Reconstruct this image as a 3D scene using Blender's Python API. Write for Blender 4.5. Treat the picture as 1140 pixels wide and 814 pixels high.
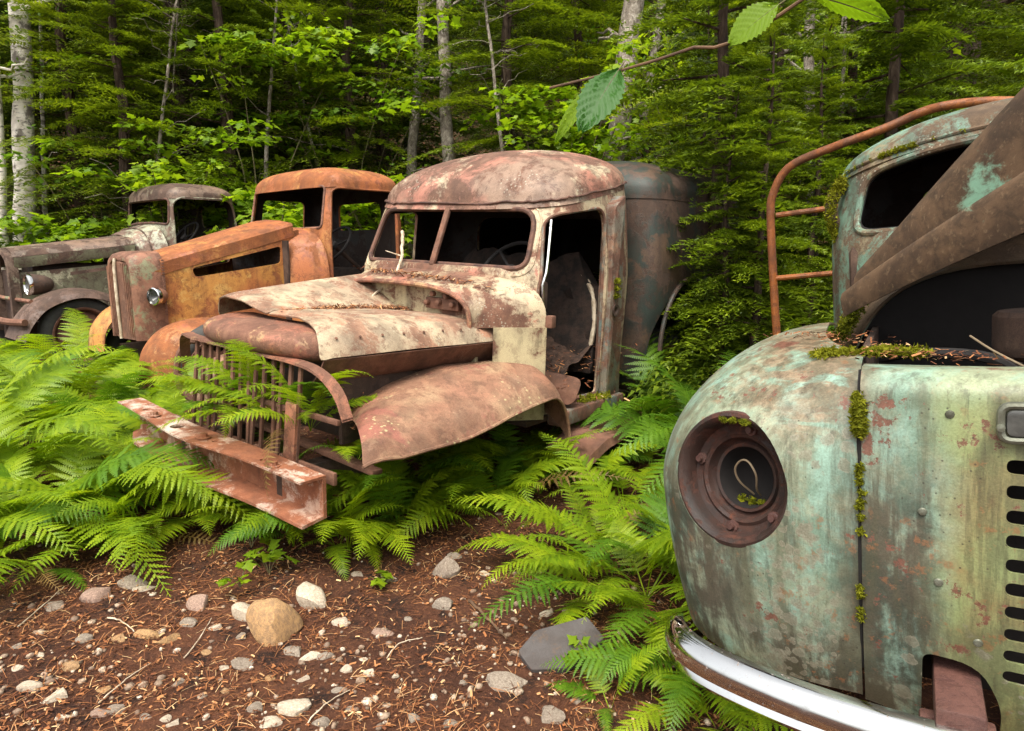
import bpy, bmesh, math, random
import numpy as np
from mathutils import Vector, Matrix
from mathutils.bvhtree import BVHTree

for _o in list(bpy.data.objects):
    bpy.data.objects.remove(_o)
SC = bpy.context.scene
COL = SC.collection
PI = math.pi
R = math.radians
rng = np.random.default_rng(7)
random.seed(7)

# ---------------------------------------------------------------- camera
FPX, CXP, CYP, CAMH = 760.0, 570.0, 407.0, 1.28      # focal length and centre in photo pixels, eye height
PITCH = math.atan(129 / 760)
cam = bpy.data.cameras.new('camera')
cam.sensor_width = 36.0
cam.lens = 24.0
cam.clip_start = 0.02
cam.clip_end = 500
cam.dof.use_dof = False
cam_ob = bpy.data.objects.new('camera', cam)
COL.objects.link(cam_ob)
cam_ob.location = (0, 0, CAMH)
cam_ob.rotation_euler = (PI / 2 - PITCH, 0, 0)
SC.camera = cam_ob

# ---------------------------------------------------------------- sky, sun, exposure
SUN_EL, SUN_AZ = R(62), R(200)          # azimuth clockwise from +Y: high sun, slightly left of and behind the camera
w = bpy.data.worlds.new('World')
SC.world = w
w.use_nodes = True
nt = w.node_tree
sky = nt.nodes.new('ShaderNodeTexSky')
sky.sky_type = 'NISHITA'
sky.sun_disc = False
sky.sun_elevation = SUN_EL
sky.sun_rotation = SUN_AZ
sky.air_density = 1.0
sky.dust_density = 5.0
sky.ozone_density = 1.0
bg = nt.nodes['Background']
hs = nt.nodes.new('ShaderNodeHueSaturation')      # thin overcast: the sky's own light, greyed
hs.inputs['Saturation'].default_value = 0.18
hs.inputs['Value'].default_value = 1.0
nt.links.new(sky.outputs[0], hs.inputs['Color'])
nt.links.new(hs.outputs[0], bg.inputs[0])
bg.inputs[1].default_value = 0.13
sun = bpy.data.lights.new('sun', 'SUN')
sun.energy = 1.5
sun.angle = R(38)
sun.color = (1.0, 0.93, 0.80)
sun_ob = bpy.data.objects.new('sun', sun)
COL.objects.link(sun_ob)
_d = Vector((math.sin(SUN_AZ) * math.cos(SUN_EL), math.cos(SUN_AZ) * math.cos(SUN_EL), math.sin(SUN_EL)))
sun_ob.rotation_euler = _d.to_track_quat('Z', 'Y').to_euler()
sun_ob.location = (0, -5, 20)
SC.view_settings.view_transform = 'Standard'
SC.view_settings.look = 'None'
SC.view_settings.gamma = 1
SC.view_settings.use_curve_mapping = False
SC.view_settings.exposure = 1.5
SC.render.engine = 'CYCLES'
SC.cycles.max_bounces = 8
SC.cycles.diffuse_bounces = 4
SC.cycles.transmission_bounces = 4
SC.cycles.transparent_max_bounces = 8
SC.cycles.use_denoising = True
SC.cycles.denoising_input_passes = 'RGB_ALBEDO_NORMAL'
SC.cycles.denoising_prefilter = 'NONE'

# ---------------------------------------------------------------- pixel helpers (a pixel gives a direction only)
_f = np.array([0, math.cos(PITCH), -math.sin(PITCH)])
_u = np.array([0, math.sin(PITCH), math.cos(PITCH)])
_r = np.array([1.0, 0, 0])
_C = np.array([0, 0, CAMH])


def ray(px, py):
    return _r * (px - CXP) / FPX - _u * (py - CYP) / FPX + _f


def at_depth(px, py, d):
    return _C + ray(px, py) * d


class Frame:
    """a truck's own axes: x to its left side, y rearward, z up"""
    def __init__(s, o, yaw, roll=0.0):
        a, b = R(yaw), R(roll)
        s.yaw, s.roll = a, b
        s.o = np.array(o, float)
        s.Y = np.array([math.sin(a), math.cos(a), 0])
        X = np.array([math.cos(a), -math.sin(a), 0])
        Z = np.array([0, 0, 1.0])
        s.X = X * math.cos(b) + Z * math.sin(b)
        s.Z = Z * math.cos(b) - X * math.sin(b)

    def plane(s, px, py, ax, c):
        n = (s.X, s.Y, s.Z)[ax]
        d = ray(px, py)
        o = _C - s.o
        t = (c - o @ n) / (d @ n)
        q = o + d * t
        return np.array([q @ s.X, q @ s.Y, q @ s.Z])

    def world(s, p):
        return s.o + s.X * p[0] + s.Y * p[1] + s.Z * p[2]


def _hash(ix, iy, s):
    n = np.sin(ix * 127.1 + iy * 311.7 + s * 74.7) * 43758.5453
    return n - np.floor(n)


def vnoise(x, y, s=0):
    x, y = np.asarray(x, float), np.asarray(y, float)
    ix, iy = np.floor(x), np.floor(y)
    fx, fy = x - ix, y - iy
    fx, fy = fx * fx * (3 - 2 * fx), fy * fy * (3 - 2 * fy)
    a, b = _hash(ix, iy, s), _hash(ix + 1, iy, s)
    c, d = _hash(ix, iy + 1, s), _hash(ix + 1, iy + 1, s)
    return (a + (b - a) * fx) * (1 - fy) + (c + (d - c) * fx) * fy


def sstep(a, b, x):
    t = np.clip((np.asarray(x, float) - a) / (b - a), 0, 1)
    return t * t * (3 - 2 * t)


def ground_z(x, y):
    x, y = np.asarray(x, float), np.asarray(y, float)
    z = 0.19 * sstep(1.5, 7.0, y - 0.55 * x) + 0.02
    z = z + 0.07 * (vnoise(x * 0.9, y * 0.9, 1) - 0.5) + 0.03 * (vnoise(x * 3, y * 3, 2) - 0.5) + 0.012 * (vnoise(x * 9, y * 9, 3) - 0.5)
    d = np.maximum(0, y - 11.0)
    z = z + 0.42 * d * sstep(0, 6, d) + 0.9 * (vnoise(x * 0.25, y * 0.25, 4) - 0.5) * sstep(9, 14, y)
    z = z - 0.05 * sstep(1.6, 0.2, y)
    return z


def ground_at(px, py):
    """where the pixel's ray meets the ground"""
    d = ray(px, py)
    t = (0.03 - CAMH) / d[2]
    for _ in range(12):
        p = _C + d * t
        t = (float(ground_z(p[0], p[1])) - CAMH) / d[2]
    p = _C + d * t
    return np.array([p[0], p[1], float(ground_z(p[0], p[1]))])


# ---------------------------------------------------------------- scene helpers
def tag(o, label=None, cat=None, group=None, kind=None):
    if label: o['label'] = label
    if cat: o['category'] = cat
    if group: o['group'] = group
    if kind: o['kind'] = kind
    return o


def empty(name, loc=(0, 0, 0), rot=(0, 0, 0)):
    o = bpy.data.objects.new(name, None)
    o.empty_display_size = 0.1
    COL.objects.link(o)
    o.location = loc
    o.rotation_euler = rot
    return o


def link(name, me, parent=None):
    o = bpy.data.objects.new(name, me)
    COL.objects.link(o)
    if parent is not None:
        o.parent = parent
    return o


class MB:
    """collects faces; build() links them as one mesh object"""
    def __init__(s):
        s.v, s.f, s.marks = [], [], []

    def add(s, vs, fs):
        n = len(s.v)
        s.marks.append((n, len(s.f)))
        s.v += [tuple(map(float, q)) for q in vs]
        s.f += [tuple(n + i for i in f) for f in fs]
        return s

    def pieces(s):
        ends = s.marks[1:] + [(len(s.v), len(s.f))]
        return [(a[0], b[0], a[1], b[1]) for a, b in zip(s.marks, ends)]

    def grid(s, P, close_u=False, close_v=False):
        P = np.asarray(P, float)
        a, b = P.shape[:2]
        fs = []
        for i in range(a if close_u else a - 1):
            for j in range(b if close_v else b - 1):
                i2, j2 = (i + 1) % a, (j + 1) % b
                fs.append((i * b + j, i * b + j2, i2 * b + j2, i2 * b + j))
        return s.add(P.reshape(-1, 3), fs)

    def tube(s, path, rad, n=10, closed=False, cap=True):
        P = [Vector(map(float, q)) for q in path]
        m = len(P)
        rad = [rad] * m if np.isscalar(rad) else list(rad)
        up = Vector((0, 0, 1))
        rows = []
        prev = None
        for i in range(m):
            if closed:
                t = (P[(i + 1) % m] - P[i - 1])
            else:
                t = P[min(i + 1, m - 1)] - P[max(i - 1, 0)]
            t = t.normalized() if t.length > 1e-9 else Vector((0, 0, 1))
            if prev is None:
                a = up if abs(t.z) < 0.9 else Vector((1, 0, 0))
                x = t.cross(a).normalized()
            else:
                x = prev - t * prev.dot(t)
                x = x.normalized() if x.length > 1e-6 else t.cross(up).normalized()
            prev = x
            y = t.cross(x)
            rows.append([P[i] + (x * math.cos(2 * PI * k / n) + y * math.sin(2 * PI * k / n)) * rad[i] for k in range(n)])
        s.grid([[tuple(q) for q in r] for r in rows], close_u=closed, close_v=True)
        if cap and not closed:
            b = len(s.v) - m * n
            s.f.append(tuple(b + k for k in range(n))[::-1])
            s.f.append(tuple(b + (m - 1) * n + k for k in range(n)))
        return s

    def box(s, x0, x1, y0, y1, z0, z1, M=None):
        vs = [(x, y, z) for x in (x0, x1) for y in (y0, y1) for z in (z0, z1)]
        if M is not None:
            vs = [tuple(M @ Vector(q)) for q in vs]
        return s.add(vs, [(0, 1, 3, 2), (4, 6, 7, 5), (0, 4, 5, 1), (2, 3, 7, 6), (0, 2, 6, 4), (1, 5, 7, 3)])

    def bar(s, a, b, w, h, up=(0, 0, 1)):
        a, b, up = Vector(a), Vector(b), Vector(up)
        t = (b - a)
        L = t.length
        t.normalize()
        x = t.cross(up).normalized()
        z = x.cross(t)
        M = Matrix((x, t, z)).transposed().to_4x4()
        M.translation = a
        return s.box(-w / 2, w / 2, 0, L, -h / 2, h / 2, M)

    def lathe(s, prof, M=None, n=40):
        """prof: (radius, height) pairs about local z"""
        rows = [[(r * math.cos(2 * PI * k / n), r * math.sin(2 * PI * k / n), h) for k in range(n)] for r, h in prof]
        if M is not None:
            rows = [[tuple(M @ Vector(q)) for q in r] for r in rows]
        return s.grid(rows, close_v=True)

    def prism(s, poly, axis, a, b):
        """2-D polygon (u, v) extruded along axis from a to b"""
        n = len(poly)
        def put(u, v, c):
            return (c, u, v) if axis == 0 else ((u, c, v) if axis == 1 else (u, v, c))
        vs = [put(u, v, a) for u, v in poly] + [put(u, v, b) for u, v in poly]
        return s.add(vs, [tuple(range(n))[::-1], tuple(range(n, 2 * n))] + [(i, (i + 1) % n, n + (i + 1) % n, n + i) for i in range(n)])

    def mesh(s, name='mesh', mat=None, smooth=35):
        me = bpy.data.meshes.new(name)
        me.from_pydata(s.v, [], s.f)
        bm = bmesh.new()
        bm.from_mesh(me)
        bmesh.ops.recalc_face_normals(bm, faces=bm.faces)
        bm.to_mesh(me)
        bm.free()
        if mat: me.materials.append(mat)
        if smooth:
            me.shade_smooth()
            me.set_sharp_from_angle(angle=R(smooth))
        return me

    def build(s, name, mat, parent=None, smooth=35, solid=0, bevel=0, cutters=None, subsurf=0, off=-1, inner=None):
        me = s.mesh(name, mat, smooth=0)
        o = bpy.data.objects.new(name, me)
        COL.objects.link(o)
        if subsurf:
            m = o.modifiers.new('s', 'SUBSURF'); m.levels = m.render_levels = subsurf
        if solid:
            m = o.modifiers.new('t', 'SOLIDIFY'); m.thickness = solid; m.offset = off
            if inner is not None:
                me.materials.append(inner)
                m.material_offset = 1
        tmp = None
        if cutters is not None and len(cutters.v):
            tmp = []
            for v0, v1, f0, f1 in cutters.pieces():
                c = MB()
                c.v = cutters.v[v0:v1]
                c.f = [tuple(i - v0 for i in f) for f in cutters.f[f0:f1]]
                t_ = bpy.data.objects.new('cut', c.mesh('cut', None, smooth=0))
                COL.objects.link(t_)
                tmp.append(t_)
                m = o.modifiers.new('b', 'BOOLEAN'); m.operation = 'DIFFERENCE'; m.solver = 'EXACT'; m.object = t_
        if bevel:
            m = o.modifiers.new('v', 'BEVEL'); m.width = bevel; m.segments = 2; m.limit_method = 'ANGLE'; m.angle_limit = R(40)
        if o.modifiers:
            dg = bpy.context.evaluated_depsgraph_get()
            me2 = bpy.data.meshes.new_from_object(o.evaluated_get(dg))
            o.modifiers.clear()
            o.data = me2
            bpy.data.meshes.remove(me)
            me2.name = name
            me = me2
        if tmp is not None:
            for t_ in tmp:
                d = t_.data
                bpy.data.objects.remove(t_)
                bpy.data.meshes.remove(d)
        if smooth:
            me.shade_smooth()
            me.set_sharp_from_angle(angle=R(smooth))
        if parent is not None:
            o.parent = parent
        return o


def raw_mesh(name, V, F, mat=None, smooth=False):
    """fast path for many small faces: V (n,3), F (m,k) with equal k"""
    V = np.asarray(V, np.float32)
    F = np.asarray(F, np.int32)
    me = bpy.data.meshes.new(name)
    me.vertices.add(len(V))
    me.vertices.foreach_set('co', V.ravel())
    k = F.shape[1]
    me.loops.add(F.size)
    me.loops.foreach_set('vertex_index', F.ravel())
    me.polygons.add(len(F))
    me.polygons.foreach_set('loop_start', np.arange(0, F.size, k, dtype=np.int32))
    me.update(calc_edges=True)
    me.validate()
    if mat: me.materials.append(mat)
    if smooth: me.shade_smooth()
    return me


def rpoly(pts, rad, n=5):
    """polygon with rounded corners; rad a number or one per corner"""
    m = len(pts)
    rad = [rad] * m if np.isscalar(rad) else rad
    out = []
    for i in range(m):
        p0, p1, p2 = (np.array(pts[j % m], float) for j in (i - 1, i, i + 1))
        a, b = p0 - p1, p2 - p1
        la, lb = np.linalg.norm(a), np.linalg.norm(b)
        r_ = min(rad[i], la * 0.48, lb * 0.48)
        if r_ < 1e-5:
            out.append(tuple(p1)); continue
        s0, s1 = p1 + a / la * r_, p1 + b / lb * r_
        for k in range(n + 1):
            t = k / n
            q = (1 - t) ** 2 * s0 + 2 * t * (1 - t) * p1 + t * t * s1
            out.append(tuple(q))
    return out


def spline(pts, n):
    """Catmull-Rom through the points, n samples at even chord parameter"""
    P = np.array(pts, float)
    d = np.concatenate([[0], np.cumsum(np.linalg.norm(np.diff(P, axis=0), axis=1))])
    d /= d[-1]
    Q = np.vstack([2 * P[0] - P[1], P, 2 * P[-1] - P[-2]])
    out = []
    for t in np.linspace(0, 1, n):
        i = min(max(np.searchsorted(d, t) - 1, 0), len(P) - 2)
        u = (t - d[i]) / max(1e-9, d[i + 1] - d[i])
        p0, p1, p2, p3 = Q[i], Q[i + 1], Q[i + 2], Q[i + 3]
        out.append(0.5 * (2 * p1 + (p2 - p0) * u + (2 * p0 - 5 * p1 + 4 * p2 - p3) * u ** 2 + (3 * p1 - p0 - 3 * p2 + p3) * u ** 3))
    return np.array(out)
# ---------------------------------------------------------------- materials
def lin(r, g, b):
    def c(v):
        v /= 255.0
        return v / 12.92 if v <= 0.04045 else ((v + 0.055) / 1.055) ** 2.4
    return (c(r), c(g), c(b), 1)


class NT:
    def __init__(s, name):
        s.m = bpy.data.materials.new(name)
        s.m.use_nodes = True
        s.t = s.m.node_tree
        s.t.nodes.clear()
        s.out = s.n('ShaderNodeOutputMaterial')
        s.tc = s.n('ShaderNodeTexCoord')

    def n(s, typ, **kw):
        o = s.t.nodes.new(typ)
        for k, v in kw.items(): setattr(o, k, v)
        return o

    def l(s, a, b):
        s.t.links.new(a, b)

    def put(s, sock, v):
        if hasattr(v, 'links'): s.l(v, sock)
        else: sock.default_value = v

    def map(s, scale=(1, 1, 1), loc=(0, 0, 0), src='Object'):
        m = s.n('ShaderNodeMapping')
        m.inputs['Scale'].default_value = scale
        m.inputs['Location'].default_value = loc
        s.l(s.tc.outputs[src], m.inputs['Vector'])
        return m.outputs[0]

    def noise(s, scale, detail=6, rough=0.6, vec=None, dist=0.0, col=False):
        o = s.n('ShaderNodeTexNoise')
        o.inputs['Scale'].default_value = scale
        o.inputs['Detail'].default_value = detail
        o.inputs['Roughness'].default_value = rough
        o.inputs['Distortion'].default_value = dist
        s.l(vec if vec is not None else s.tc.outputs['Object'], o.inputs['Vector'])
        return o.outputs['Color' if col else 'Fac']

    def voro(s, scale, vec=None, feature='F1', out='Distance', rnd=1.0):
        o = s.n('ShaderNodeTexVoronoi')
        o.feature = feature
        o.inputs['Scale'].default_value = scale
        o.inputs['Randomness'].default_value = rnd
        s.l(vec if vec is not None else s.tc.outputs['Object'], o.inputs['Vector'])
        return o.outputs[out]

    def ramp(s, v, a, b, lo=0.0, hi=1.0):
        o = s.n('ShaderNodeMapRange')
        o.interpolation_type = 'SMOOTHSTEP'
        s.l(v, o.inputs['Value'])
        for k, q in zip(('From Min', 'From Max', 'To Min', 'To Max'), (a, b, lo, hi)):
            o.inputs[k].default_value = q
        return o.outputs[0]

    def cramp(s, v, stops):
        o = s.n('ShaderNodeValToRGB')
        e = o.color_ramp.elements
        while len(e) < len(stops): e.new(0.5)
        for q, (p, c) in zip(e, stops):
            q.position = p; q.color = c
        s.l(v, o.inputs[0])
        return o.outputs[0]

    def math(s, op, a, b=0.0, c=None):
        o = s.n('ShaderNodeMath', operation=op)
        s.put(o.inputs[0], a)
        s.put(o.inputs[1], b)
        if c is not None: s.put(o.inputs[2], c)
        return o.outputs[0]

    def mix(s, f, a, b, mode='MIX'):
        o = s.n('ShaderNodeMix', data_type='RGBA', blend_type=mode)
        s.put(o.inputs[0], f)
        s.put(o.inputs[6], a)
        s.put(o.inputs[7], b)
        return o.outputs[2]

    def xyz(s, src='Object'):
        o = s.n('ShaderNodeSeparateXYZ')
        s.l(s.tc.outputs[src], o.inputs[0])
        return o.outputs

    def bump(s, h, strength=0.3, dist=0.01, nrm=None):
        o = s.n('ShaderNodeBump')
        o.inputs['Strength'].default_value = strength
        o.inputs['Distance'].default_value = dist
        s.l(h, o.inputs['Height'])
        if nrm is not None: s.l(nrm, o.inputs['Normal'])
        return o.outputs[0]

    def pbr(s, col, rough=0.7, metal=0.0, nrm=None, spec=0.4, **kw):
        o = s.n('ShaderNodeBsdfPrincipled')
        s.put(o.inputs['Base Color'], col)
        s.put(o.inputs['Roughness'], rough)
        s.put(o.inputs['Metallic'], metal)
        s.put(o.inputs['Specular IOR Level'], spec)
        if nrm is not None: s.l(nrm, o.inputs['Normal'])
        for k, v in kw.items(): s.put(o.inputs[k], v)
        s.l(o.outputs[0], s.out.inputs[0])
        return o


def rust_mat(name, paints, rusts, cover=0.5, sharp=0.028, scale=4.0, grime=0.35, lichen=0.0, streak=0.5, seed=0.0, peel=0.5, rough=(0.55, 0.85), bump=0.35, lichen_col=None):
    """weathered sheet metal: two or three paint layers worn through to several rust tones"""
    N = NT(name)
    v = N.map(loc=(seed, seed * 1.7, seed * 0.6))
    vs = N.map(scale=(9, 9, 0.9), loc=(seed * 2, seed, 0))
    big = N.noise(scale * 0.45, 4, 0.55, v)
    mid = N.noise(scale, 9, 0.66, v, 0.6)
    fin = N.noise(scale * 14, 6, 0.7, v)
    grain = N.noise(scale * 60, 3, 0.7, v)
    st = N.noise(1.0, 5, 0.6, vs)
    pc = N.mix(N.ramp(big, 0.42, 0.56), paints[0], paints[1])
    if len(paints) > 2:
        pc = N.mix(N.ramp(N.noise(scale * 0.8, 8, 0.7, N.map(loc=(seed + 5, 3, 1))), 0.54, 0.6), pc, paints[2])
    m2 = N.noise(scale * 2.2, 8, 0.7, N.map(loc=(3 + seed, 7, 2)))
    rc = N.cramp(m2, [(0.30, rusts[0]), (0.47, rusts[1]), (0.62, rusts[2]), (0.75, rusts[-1])])
    # wear mask
    k = N.math('ADD', N.math('MULTIPLY', mid, 0.7), N.math('MULTIPLY', fin, 0.18))
    k = N.math('ADD', k, N.math('MULTIPLY', N.math('SUBTRACT', st, 0.5), streak * 0.4))
    k = N.math('ADD', k, N.math('MULTIPLY', N.math('SUBTRACT', big, 0.5), 0.35))
    c0 = 0.62 - 0.36 * cover
    mask = N.ramp(k, c0 - sharp, c0 + sharp)
    col = N.mix(mask, pc, rc)
    # second, finer peeling inside the paint: undercoat showing at crisp edges
    pk = N.math('ADD', N.math('MULTIPLY', N.noise(scale * 2.6, 10, 0.74, N.map(loc=(seed * 3, 2, seed)), 0.5), 0.8), N.math('MULTIPLY', N.noise(scale * 11, 6, 0.7, v), 0.2))
    pm = N.ramp(pk, 0.545, 0.560)
    col = N.mix(N.math('MULTIPLY', pm, peel), col, rusts[1])
    pe = N.math('MULTIPLY', N.ramp(pk, 0.52, 0.55), N.ramp(pk, 0.60, 0.565))
    col = N.mix(N.math('MULTIPLY', pe, peel * 0.7), col, rusts[0])
    # halo of rust bleeding round the bare spots
    halo = N.ramp(k, c0 - sharp * 3.2, c0)
    col = N.mix(N.math('MULTIPLY', halo, 0.45), col, rusts[1])
    # grain and grime
    col = N.mix(1.0, col, N.cramp(grain, [(0.28, (0.55, 0.53, 0.51, 1)), (0.5, (0.95, 0.95, 0.95, 1)), (0.75, (1.2, 1.2, 1.18, 1))]), 'MULTIPLY')
    gr = N.ramp(N.math('ADD', N.math('MULTIPLY', st, 0.6), N.math('MULTIPLY', N.noise(scale * 1.3, 7, 0.65, N.map(loc=(9, seed, 4))), 0.4)), 0.47, 0.60)
    col = N.mix(N.math('MULTIPLY', gr, grime), col, lin(52, 42, 34))
    # chips down to dark metal
    chips = N.ramp(N.voro(scale * 7, v), 0.10, 0.04)
    chips = N.math('MULTIPLY', chips, N.ramp(N.noise(scale * 1.7, 3, 0.5, v), 0.5, 0.62))
    col = N.mix(N.math('MULTIPLY', chips, 0.8), col, rusts[0])
    if lichen > 0:
        d = N.voro(scale * 11, N.map(loc=(seed, 1, 5)))
        wob = N.math('ADD', d, N.math('MULTIPLY', N.noise(scale * 30, 4, 0.7), 0.35))
        spot = N.math('MULTIPLY', N.ramp(wob, 0.44, 0.36), N.ramp(N.noise(scale * 0.9, 3, 0.5, N.map(loc=(1, seed, 8))), 0.60 - 0.16 * lichen, 0.68 - 0.16 * lichen))
        col = N.mix(N.math('MULTIPLY', spot, 0.55), col, lichen_col or lin(164, 162, 144))
    h = N.math('ADD', N.math('MULTIPLY', mask, -0.6), N.math('ADD', N.math('MULTIPLY', fin, 0.6), N.math('MULTIPLY', grain, 0.35)))
    nb = N.bump(N.noise(2.2, 2, 0.5, v), 0.25, 0.05)
    nb = N.bump(h, bump, 0.006, nb)
    rg = N.ramp(mask, 0, 1, rough[0], rough[1])
    N.pbr(col, rg, 0.0, nb, spec=0.35)
    return N.m


RUST_BROWN = [lin(62, 40, 32), lin(108, 74, 58), lin(136, 98, 78), lin(158, 124, 100)]
RUST_ORANGE = [lin(82, 46, 28), lin(132, 78, 44), lin(160, 100, 56), lin(182, 130, 74)]
RUST_DARK = [lin(40, 30, 26), lin(74, 56, 46), lin(98, 76, 62), lin(122, 98, 82)]
M = {}
M['b_cab'] = rust_mat('weathered_cream_and_rust', [lin(176, 160, 130), lin(158, 140, 112), lin(166, 110, 90)], RUST_BROWN, cover=0.44, scale=5.5, seed=1, grime=0.35, streak=0.7, lichen=0.25)
M['b_roof'] = rust_mat('roof_faded_red_and_cream', [lin(138, 114, 96), lin(160, 108, 90), lin(182, 166, 138)], [lin(62, 44, 36), lin(100, 72, 58), lin(128, 96, 78), lin(156, 130, 108)], cover=0.46, scale=4.4, seed=2.3, grime=0.35, streak=0.15, lichen=0.3)
M['b_cream'] = rust_mat('cream_paint_thin_rust', [lin(182, 168, 132), lin(168, 154, 122)], RUST_BROWN, cover=0.36, scale=6, seed=3.1, grime=0.5, streak=1.0, peel=0.2)
M['b_hood'] = rust_mat('bleached_hood_metal', [lin(178, 160, 132), lin(160, 142, 118), lin(168, 124, 98)], [lin(88, 60, 46), lin(134, 100, 80), lin(158, 126, 100), lin(178, 150, 124)], cover=0.40, scale=5, seed=4.4, grime=0.4, streak=0.0, lichen=0.5)
M['b_nose'] = rust_mat('red_brown_nose_metal', [lin(156, 104, 80), lin(146, 94, 74), lin(182, 146, 104)], RUST_BROWN, cover=0.5, scale=6, seed=5.2, grime=0.25, streak=0.0)
M['b_fender'] = rust_mat('brown_fender_metal', [lin(152, 124, 96), lin(146, 104, 82), lin(140, 90, 76)], [lin(80, 54, 44), lin(122, 88, 68), lin(148, 114, 90), lin(164, 136, 110)], cover=0.44, scale=3.6, seed=6.6, grime=0.35, streak=0.0, lichen=0.55, lichen_col=lin(186, 176, 130))
M['b_bar'] = rust_mat('grille_bar_rust', [lin(122, 90, 72), lin(108, 78, 62)], RUST_BROWN, cover=0.7, scale=8, seed=7, grime=0.35)
M['b_bumper'] = rust_mat('flaking_white_over_rust', [lin(206, 188, 172), lin(186, 158, 138)], [lin(88, 48, 32), lin(132, 80, 54), lin(154, 100, 72), lin(174, 124, 96)], cover=0.56, sharp=0.04, scale=9, seed=8.3, grime=0.3, streak=0.0)
M['b_body'] = rust_mat('shade_darkened_teal_body', [lin(44, 52, 46), lin(36, 42, 38), lin(80, 62, 48)], RUST_DARK, cover=0.42, scale=4, seed=9.1, grime=0.55, streak=0.8)  # teal paint with the trees' shade darkened into its colour
M['b_post'] = rust_mat('worn_door_post', [lin(128, 120, 104), lin(96, 110, 104), lin(150, 116, 92)], RUST_BROWN, cover=0.45, scale=7, seed=10.4, grime=0.5, streak=1.0)
M['c_body'] = rust_mat('orange_rust_body', [lin(162, 96, 56), lin(176, 124, 66), lin(142, 84, 58)], RUST_ORANGE, cover=0.55, scale=4.2, seed=11.2, grime=0.3, streak=0.5)
M['c_yellow'] = rust_mat('yellow_orange_rust', [lin(182, 128, 64), lin(166, 102, 56), lin(190, 146, 80)], RUST_ORANGE, cover=0.45, scale=5.2, seed=12.9, grime=0.3, streak=0.6)
M['c_shell'] = rust_mat('grille_shell_brown', [lin(146, 102, 80), lin(132, 92, 72), lin(126, 126, 96)], RUST_BROWN, cover=0.42, scale=7, seed=13.5, grime=0.3)
M['d_cab'] = rust_mat('pale_green_and_brown_cab', [lin(158, 158, 134), lin(136, 136, 116), lin(128, 104, 88)], [lin(64, 48, 40), lin(96, 76, 64), lin(120, 96, 82), lin(140, 116, 100)], cover=0.46, scale=6, seed=14.1, grime=0.35, streak=0.6)
M['d_hood'] = rust_mat('brown_hood_metal', [lin(122, 98, 82), lin(110, 92, 78), lin(140, 136, 112)], RUST_DARK, cover=0.45, scale=5, seed=15.8, grime=0.35, streak=0.1)
M['d_side'] = rust_mat('olive_hood_side', [lin(112, 110, 84), lin(98, 96, 74), lin(150, 146, 120)], RUST_DARK, cover=0.32, scale=5, seed=16.7, grime=0.4)
M['d_fender'] = rust_mat('dull_brown_fender', [lin(104, 82, 70), lin(92, 72, 62)], RUST_DARK, cover=0.5, scale=6, seed=17.6, grime=0.35)
M['dark_iron'] = rust_mat('dark_iron', [lin(58, 46, 40), lin(46, 38, 34)], RUST_DARK, cover=0.5, scale=7, seed=18.6, grime=0.5)
M['inner'] = rust_mat('cab_inner_rust', [lin(60, 46, 38), lin(44, 36, 32)], RUST_DARK, cover=0.5, scale=5, seed=19.6, grime=0.5)
M['inner_shade'] = rust_mat('shade_dark_cab_lining', [lin(38, 30, 26), lin(30, 26, 24)], [lin(22, 17, 15), lin(44, 31, 25), lin(58, 42, 34), lin(70, 52, 42)], cover=0.5, scale=6, seed=27.6, grime=0.5)  # inner faces: interior shade put into a near-black colour
M['bracket'] = rust_mat('red_rust_bracket', [lin(92, 62, 54), lin(80, 54, 48)], [lin(46, 28, 24), lin(74, 46, 40), lin(94, 62, 52), lin(170, 150, 136)], cover=0.5, scale=12, seed=20.5, grime=0.35, streak=0)
M['rail'] = rust_mat('orange_rust_pipe', [lin(140, 80, 32), lin(112, 64, 34)], [lin(58, 34, 22), lin(106, 60, 30), lin(142, 82, 36), lin(170, 106, 46)], cover=0.5, scale=9, seed=21.5, grime=0.45, streak=0)
M['a_hood'] = rust_mat('brown_hood_with_mint', [lin(92, 74, 56), lin(102, 82, 62), lin(84, 72, 56)], [lin(52, 40, 32), lin(82, 64, 48), lin(98, 78, 58), lin(110, 92, 70)], cover=0.45, scale=6, seed=22.5, grime=0.4, streak=0.2)
M['a_cab'] = rust_mat('mint_cab_paint', [lin(118, 150, 130), lin(98, 128, 110), lin(136, 126, 98)], [lin(60, 48, 38), lin(92, 74, 56), lin(112, 92, 70), lin(126, 112, 86)], cover=0.40, scale=7, seed=23.5, grime=0.5, streak=0.5, lichen=0.2)


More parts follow.
